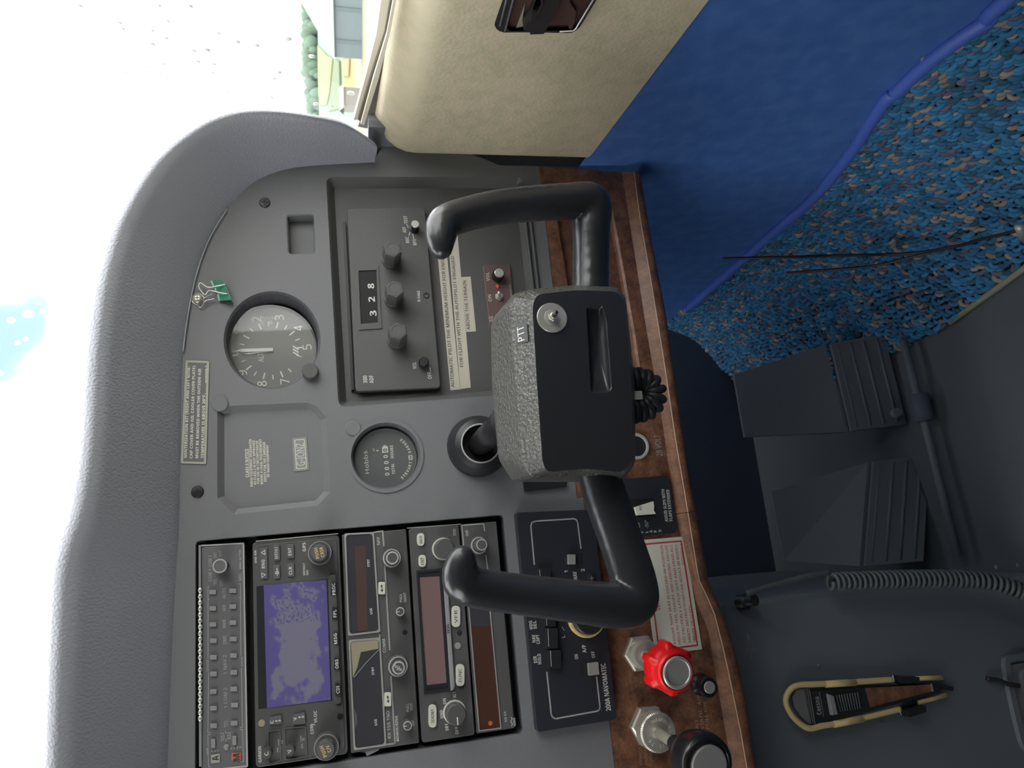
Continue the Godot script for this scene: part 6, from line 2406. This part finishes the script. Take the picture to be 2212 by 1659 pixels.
# ================= hand microphone =================
func microphone() -> void:
	var z := PZ
	var t := thing("hand_microphone", "hand microphone with a wood grain body in a cream clip on the pedestal", "microphone", pp(qq(1000, 500), z))
	var P := func(x: float, y: float, dz: float) -> Vector3: return pp(qq(x, y), z + dz)
	# cream holder
	var b := mb()
	tube(b, smooth_path([P.call(1405, 246, 7), P.call(1000, 272, 7), P.call(700, 290, 8), P.call(500, 300, 9), P.call(340, 308, 10), P.call(240, 360, 10), P.call(190, 470, 10), P.call(225, 600, 10), P.call(320, 720, 10), P.call(455, 800, 10), P.call(600, 772, 9), P.call(760, 745, 8), P.call(1080, 680, 7), P.call(1490, 580, 7)], 5), 2.5, 10)
	obj("cream_clip", b, M.cream, t)
	for s in [[[640, 300], [980, 278]], [[730, 755], [1060, 690]]]:
		b = mb()
		tube(b, PackedVector3Array([P.call(s[0][0], s[0][1], 8.5), P.call(s[1][0], s[1][1], 8.0)]), 3.0, 10)
		obj("clip_pad", b, M.cream, t)
	for s in [[[1625, 240], [1960, 224]], [[1690, 508], [2005, 420]]]:
		b = mb()
		tube(b, PackedVector3Array([P.call(s[0][0], s[0][1], 5), P.call(s[1][0], s[1][1], 5)]), 2.3, 10)
		obj("clip_end", b, M.cream, t)
	for s in [[[1410, 195], [1610, 200], [1615, 262], [1420, 270]], [[1475, 575], [1680, 515], [1690, 590], [1500, 650]]]:
		b = mb()
		var l := PackedVector3Array()
		for w in s: l.append(P.call(w[0], w[1], 0))
		prism(b, l, Vector3(0, 0, 11))
		obj("bracket_tab", b, M.black, t)
	for s in [[[1405, 195], [1425, 268]], [[1478, 575], [1505, 650]]]:
		b = mb()
		tube(b, PackedVector3Array([P.call(s[0][0], s[0][1], 11.2), P.call(s[1][0], s[1][1], 11.2)]), 0.5, 6)
		obj("bracket_edge", b, M.silver, t)
	# body
	b = mb()
	slab(b, poly_px([qq(250, 440), qq(300, 350), qq(420, 345), qq(1020, 312), qq(1855, 290), qq(1872, 382), qq(1200, 560), qq(520, 748), qq(460, 762), qq(370, 700), qq(270, 560)], z), z, z + 9.0, 1.5)
	obj("body", b, M.black, t)
	b = mb()
	slab(b, poly_px([qq(262, 440), qq(305, 356), qq(395, 352), qq(470, 745), qq(450, 750), qq(375, 690), qq(278, 555)], z + 9), z + 9, z + 10, 0.3)
	obj("grille", b, M.foam, t)
	b = mb()
	for k in 3: line_px(b, [qq(410 + k * 22, 352), qq(478 + k * 22, 745)], z + 9, 0.5, 0.5)
	obj("ridge", b, M.dim_line, t)
	b = mb()
	text(b, "Cessna", qq(598, 640), qq(565, 438), 10.0, z + 9)
	line_px(b, [qq(622, 665), qq(572, 390)], z + 9, 0.3)
	obj("lettering", b, M.soft_white, t)
	b = mb()
	slab(b, poly_px([qq(648, 405), qq(712, 430), qq(755, 632), qq(690, 645)], z + 9), z + 9, z + 13, 0.8)
	obj("talk_switch", b, M.key_light, t)
	for k in 9:
		b = mb()
		tube(b, PackedVector3Array([P.call(815 + k * 28, 610 - k * 4, 9.4), P.call(765 + k * 30, 425 - k * 4, 9.4)]), 0.7, 6)
		obj("rib", b, M.cord, t)
	b = mb()
	quad_px(b, [qq(1090, 345), qq(1850, 300), qq(1865, 375), qq(1150, 560)], z + 9, 0.25)
	obj("wood_inlay", b, M.wood, t)
	b = mb()
	quad_px(b, [qq(1830, 295), qq(1850, 292), qq(1868, 380), qq(1848, 384)], z + 9.3, 0.3)
	obj("end_trim", b, M.key_light, t)
	b = mb()
	tube(b, PackedVector3Array([P.call(1870, 335, 4), P.call(1990, 330, 3), P.call(2080, 350, 2)]), [2.6, 2.2, 1.8], 10)
	obj("strain_relief", b, M.rubber, t)

# ================= binder clip and bolt =================
func binder_clip() -> void:
	var P := func(x: float, y: float, dz: float) -> Vector3: return pp(qae(x, y), 1.0 + dz)
	var t := thing("binder_clip", "small green binder clip hooked on a bolt at the top of the panel", "binder clip", P.call(1500, 700, 0))
	var b := mb()
	b.sg(FLAT)
	var a0: Vector3 = P.call(1065, 330, 1.0)
	var a1: Vector3 = P.call(1400, 1115, 1.0)
	var c0: Vector3 = P.call(1520, 275, 6.0)
	var c1: Vector3 = P.call(1855, 1080, 6.0)
	prism(b, PackedVector3Array([a0, c0, c1, a1]), Vector3(0, 0, 0.5))
	prism(b, PackedVector3Array([a0 + Vector3(0, 0, -0.5), Vector3(c0.x, c0.y, 0.6), Vector3(c1.x, c1.y, 0.6), a1 + Vector3(0, 0, -0.5)]), Vector3(0, 0, 0.4))
	prism(b, PackedVector3Array([c0, c1, Vector3(c1.x, c1.y, 0.6), Vector3(c0.x, c0.y, 0.6)]), Vector3(0, -0.5, 0))
	obj("spring_body", b, M.green, t)
	b = mb()
	tube(b, PackedVector3Array([a0, P.call(1170, 530, 1.5)]), 0.9, 8)
	tube(b, PackedVector3Array([P.call(1220, 620, 1.5), P.call(1280, 760, 1.5)]), 0.9, 8)
	tube(b, PackedVector3Array([P.call(1330, 850, 1.5), a1]), 0.9, 8)
	obj("rolled_edge", b, M.mint, t)
	b = mb()
	tube(b, smooth_path([P.call(1630, 460, 6.5), P.call(1300, 520, 6.0), P.call(1000, 575, 5), P.call(850, 540, 5), P.call(700, 430, 5), P.call(620, 405, 5), P.call(575, 480, 5), P.call(580, 600, 5), P.call(660, 720, 5), P.call(780, 850, 5), P.call(860, 850, 5), P.call(960, 715, 5), P.call(1180, 735, 6), P.call(1400, 790, 6.5), P.call(1720, 840, 6.5)], 5), 0.5, 8)
	obj("wire_arm", b, M.silver, t)
	b = mb()
	tube(b, smooth_path([P.call(1110, 840, 2), P.call(820, 980, 3), P.call(760, 1050, 3), P.call(760, 1230, 2), P.call(640, 1370, 1), P.call(560, 1335, 1)], 5), 0.5, 8)
	tube(b, smooth_path([P.call(1200, 1030, 2), P.call(880, 1100, 2.5), P.call(790, 1170, 2.5)], 5), 0.5, 8)
	obj("wire_arm", b, M.silver, t)
	var c := pp(qae(545, 1060), 0)
	var s := thing("panel_bolt", "bright round headed bolt and washer holding the binder clip", "bolt", c)
	b = mb()
	lathe(b, c, Vector3(0, 0, 1), [[5.2, 0], [5.2, 0.8], [4.9, 1.0]], 28)
	obj("washer", b, M.dull_silver, s)
	b = mb()
	lathe(b, c + Vector3(0, 0, 1), Vector3(0, 0, 1), [[4.2, 0], [4.2, 1.6], [3.4, 2.8], [2.0, 3.3]], 26, true)
	var hd := obj("head", b, M.steel, s)
	b = mb()
	box(b, c + Vector3(-2.2, -0.4, 3.9), c + Vector3(2.2, 0.4, 4.4))
	box(b, c + Vector3(-0.4, -2.2, 3.9), c + Vector3(0.4, 2.2, 4.4))
	obj("slot", b, M.dim_line, hd)

# ================= cables =================
func cables() -> void:
	var b := mb()
	# microphone cord: plug in the jack, straight lead, long coil
	var t := thing("microphone_cord", "grey coiled microphone cord hanging from the jack beside the pedestal", "cord", pp(v2(1800, 1255), -8))
	b = mb()
	var j := pp(v2(1608, 1288), -12)
	lathe(b, pp(v2(1598, 1300), -26), Vector3(0.1, -0.3, 1), [[7, 0], [7, 8], [5, 10], [5, 18]], 20)
	obj("plug", b, M.rubber, t)
	b = mb()
	tube(b, smooth_path([pp(v2(1612, 1282), -8), pp(v2(1640, 1272), -6), pp(v2(1700, 1255), -6), pp(v2(1745, 1243), -6), pp(v2(1790, 1236), -8)], 5), [3.4, 3.2, 3.0, 2.8] + range(4, 21).map(func(_i): return 2.4), 10)
	obj("lead", b, M.cord, t)
	b = mb()
	var mid := smooth_path([pp(v2(1790, 1256), -8), pp(v2(1880, 1252), -6), pp(v2(2000, 1249), -2), pp(v2(2080, 1250), 2), pp(v2(2140, 1256), 8), pp(v2(2195, 1272), 14), pp(v2(2240, 1295), 20), pp(v2(2300, 1345), 20)], 10)
	tube(b, helix(mid, 6.6, 44.0, 14), 1.9, 7)
	obj("coil", b, M.cord, t)
	# two thin black wires across the carpet
	var w1 := smooth_path([px(v2(1560, 559), 440), px(v2(1700, 556), 425), px(v2(1795, 553), 420), px(v2(1964, 548), 404), px(v2(2060, 533), 392), px(v2(2125, 516), 382), px(v2(2190, 500), 374), px(v2(2300, 470), 365)], 8)
	b = mb()
	tube(b, w1, 1.7, 8)
	tag(obj("black_wire", b, M.rubber), "thin black wire stretched across the foot of the carpet, ending in a metal sleeve", "wire")
	var w2 := smooth_path([px(v2(1700, 590), 408), px(v2(1795, 583), 401), px(v2(1860, 578), 396), px(v2(1920, 568), 393), px(v2(1975, 554), 391), px(v2(2010, 546), 390)], 8)
	b = mb()
	tube(b, w2, 1.5, 8)
	tag(obj("black_wire", b, M.rubber), "shorter black wire sagging below the stretched one at the carpet foot", "wire")
	b = mb()
	var e0 := px(v2(2200, 490), 372)
	var e1 := px(v2(2212, 515), 372)
	tube(b, PackedVector3Array([e0, e1]), 4.0, 10)
	tag(obj("metal_sleeve", b, M.dull_silver), "short bright metal sleeve at the end of the black wire", "sleeve")

# ================= door latch =================
func door_latch() -> void:
	var W := func(x: float, y: float, d: float) -> Vector3: return px(qad(x, y), XW - d)
	var t := thing("door_latch", "black door latch in a brown lined recess of the beige panel", "door latch", W.call(1000, 300, 0))
	var loop := func(a: Array, d: float) -> PackedVector3Array:
		var o := PackedVector3Array()
		for q in a: o.append(W.call(q[0], q[1], d))
		return o
	var outer := [[520, -560], [300, 0], [160, 400], [150, 455], [185, 525], [240, 565], [320, 588], [900, 585], [1430, 600], [1520, 590], [1590, 555], [1655, 495], [1960, 0], [2300, -560]]
	var inner := [[700, -560], [520, 0], [420, 300], [375, 440], [380, 510], [400, 545], [430, 560], [900, 558], [1430, 555], [1490, 548], [1545, 530], [1590, 490], [1850, 0], [2150, -560]]
	var b := mb()
	b.sg(FLAT)
	var o0: PackedVector3Array = loop.call(outer, 0.0)
	var o1: PackedVector3Array = loop.call(outer, 5.0)
	var i1: PackedVector3Array = loop.call(inner, 5.0)
	var i0: PackedVector3Array = loop.call(inner, 1.0)
	b.loop_strip(o0, o1); b.loop_strip(o1, i1); b.loop_strip(i1, i0)
	obj("escutcheon", b, M.latch_black, t)
	b = mb()
	var lf: PackedVector3Array = loop.call(inner, 0.8)
	var ctr := Vector3.ZERO
	for q in lf: ctr += q / lf.size()
	b.fan(ctr, lf)
	obj("recess_lining", b, M.latch_brown, t)
	b = mb()
	prism(b, loop.call([[760, -560], [830, 0], [640, 340], [742, 370], [765, 425], [1000, 415], [1220, 0], [1400, -560]], 1.5), Vector3(-9, 0, 0))
	obj("lever", b, M.latch_black, t)
	b = mb()
	prism(b, loop.call([[900, -560], [960, 10], [765, 380], [800, 405], [1000, 20], [980, -560]], 10.5), Vector3(-3, 0, 0))
	obj("lever_ridge", b, M.latch_black, t)
	b = mb()
	prism(b, loop.call([[690, 70], [590, 330], [530, 500], [740, 430], [748, 380], [640, 345]], 1.2), Vector3(-0.8, 0, 0))
	obj("worn_plate", b, M.film, t)
	b = mb()
	prism(b, loop.call([[1330, -560], [1360, 120], [1480, 520], [1560, 330], [1580, 150], [1470, -10], [1500, -560]], 1.2), Vector3(-3, 0, 0))
	obj("brown_stop", b, M.latch_brown, t)
	for g in [[[440, -300], [250, 470]], [[560, -300], [340, 560]]]:
		b = mb()
		tube(b, PackedVector3Array([W.call(g[0][0], g[0][1], 5.2), W.call(g[1][0], g[1][1], 5.2)]), 0.8, 6)
		obj("escutcheon_bead", b, M.key, t)
	b = mb()
	tube(b, PackedVector3Array([W.call(2100, -300, 5.2), W.call(1900, 0, 5.2), W.call(1590, 520, 5.2), W.call(1540, 555, 5.2), W.call(1300, 572, 5.2)]), 0.7, 6)
	obj("bright_edge", b, M.silver, t)

# ================= raindrops on the screen =================
func raindrops() -> void:
	var at := [[408, 36], [815, 32], [972, 36], [612, 122], [627, 153], [780, 162], [857, 112], [850, 200], [777, 231], [1117, 173], [1475, 201], [988, 264], [1057, 260], [1215, 218], [1314, 235], [1012, 320], [1096, 332], [1086, 376], [836, 333], [817, 385], [848, 400], [837, 427], [650, 338], [641, 378], [917, 466], [1111, 482], [1167, 480], [1430, 373], [1405, 405], [1390, 502], [744, 348], [1598, 292], [1798, 480], [1621, 535], [1700, 546], [900, 628], [1376, 541], [150, 1607], [200, 1553], [219, 1598], [275, 1615], [250, 1525], [278, 1503], [62, 1640], [27, 1412], [112, 1540], [343, 1552], [408, 1532], [320, 1648], [75, 1262]]
	var big := {37: 2.2, 43: 1.8, 41: 1.3, 40: 1.7, 11: 1.4, 12: 1.4, 8: 1.4, 5: 1.2, 10: 1.4, 31: 1.3, 32: 1.3}
	var more := [[38, 147], [97, 122], [178, 127], [145, 115], [90, 207], [62, 220], [158, 218], [75, 322], [92, 352], [178, 355], [190, 385], [172, 449], [40, 606], [237, 692], [128, 772], [47, 848], [12, 832], [50, 890], [66, 940], [130, 912], [165, 895], [115, 470], [42, 497], [5, 322], [150, 1195], [146, 288], [130, 375]]
	var pix := []
	for p in at: pix.append(v2(p[0], p[1]) * 0.42194)
	for p in more: pix.append(v2(p[0] * 0.63857, 600 + p[1] * 0.63857))
	var quads := []
	var nt := 56
	var nh := 10
	for i in nt:
		for j in nh:
			var t0 := lerpf(-1, 1, float(i) / nt)
			var t1 := lerpf(-1, 1, float(i + 1) / nt)
			quads.append([ws_point(t0, float(j) / nh), ws_point(t1, float(j) / nh), ws_point(t1, float(j + 1) / nh), ws_point(t0, float(j + 1) / nh)])
	var rng := RandomNumberGenerator.new()
	rng.seed = 9
	var b := mb()
	ball(b, Vector3.ZERO, Vector3(1, 1, 1), 12, 8)
	b.st.generate_normals()
	var ms := b.st.commit()
	for i in pix.size():
		var d := ray(pix[i])
		for q in quads:
			var h = Geometry3D.ray_intersects_triangle(EYE, d, q[0], q[1], q[2])
			if h == null: h = Geometry3D.ray_intersects_triangle(EYE, d, q[0], q[2], q[3])
			if h != null:
				var n: Vector3 = (q[1] - q[0]).cross(q[3] - q[0]).normalized()
				var u: Vector3 = (q[1] - q[0]).normalized()
				var v := n.cross(u).normalized()
				var s: float = rng.randf_range(0.8, 1.2) * (big[i] if big.has(i) else 1.0)
				if i >= 50: s *= 1.25
				var o := MeshInstance3D.new()
				o.mesh = ms
				o.material_override = M.drop
				o.name = numbered("raindrop")
				o.transform = Transform3D(Basis(u * 0.0016 * s, v * 0.0021 * s, n * 0.0009 * s), (h as Vector3) * 0.001)
				add_child(o)
				tag(o, "small clear raindrop clinging to the windscreen", "raindrop", "raindrops on the windscreen")
				break
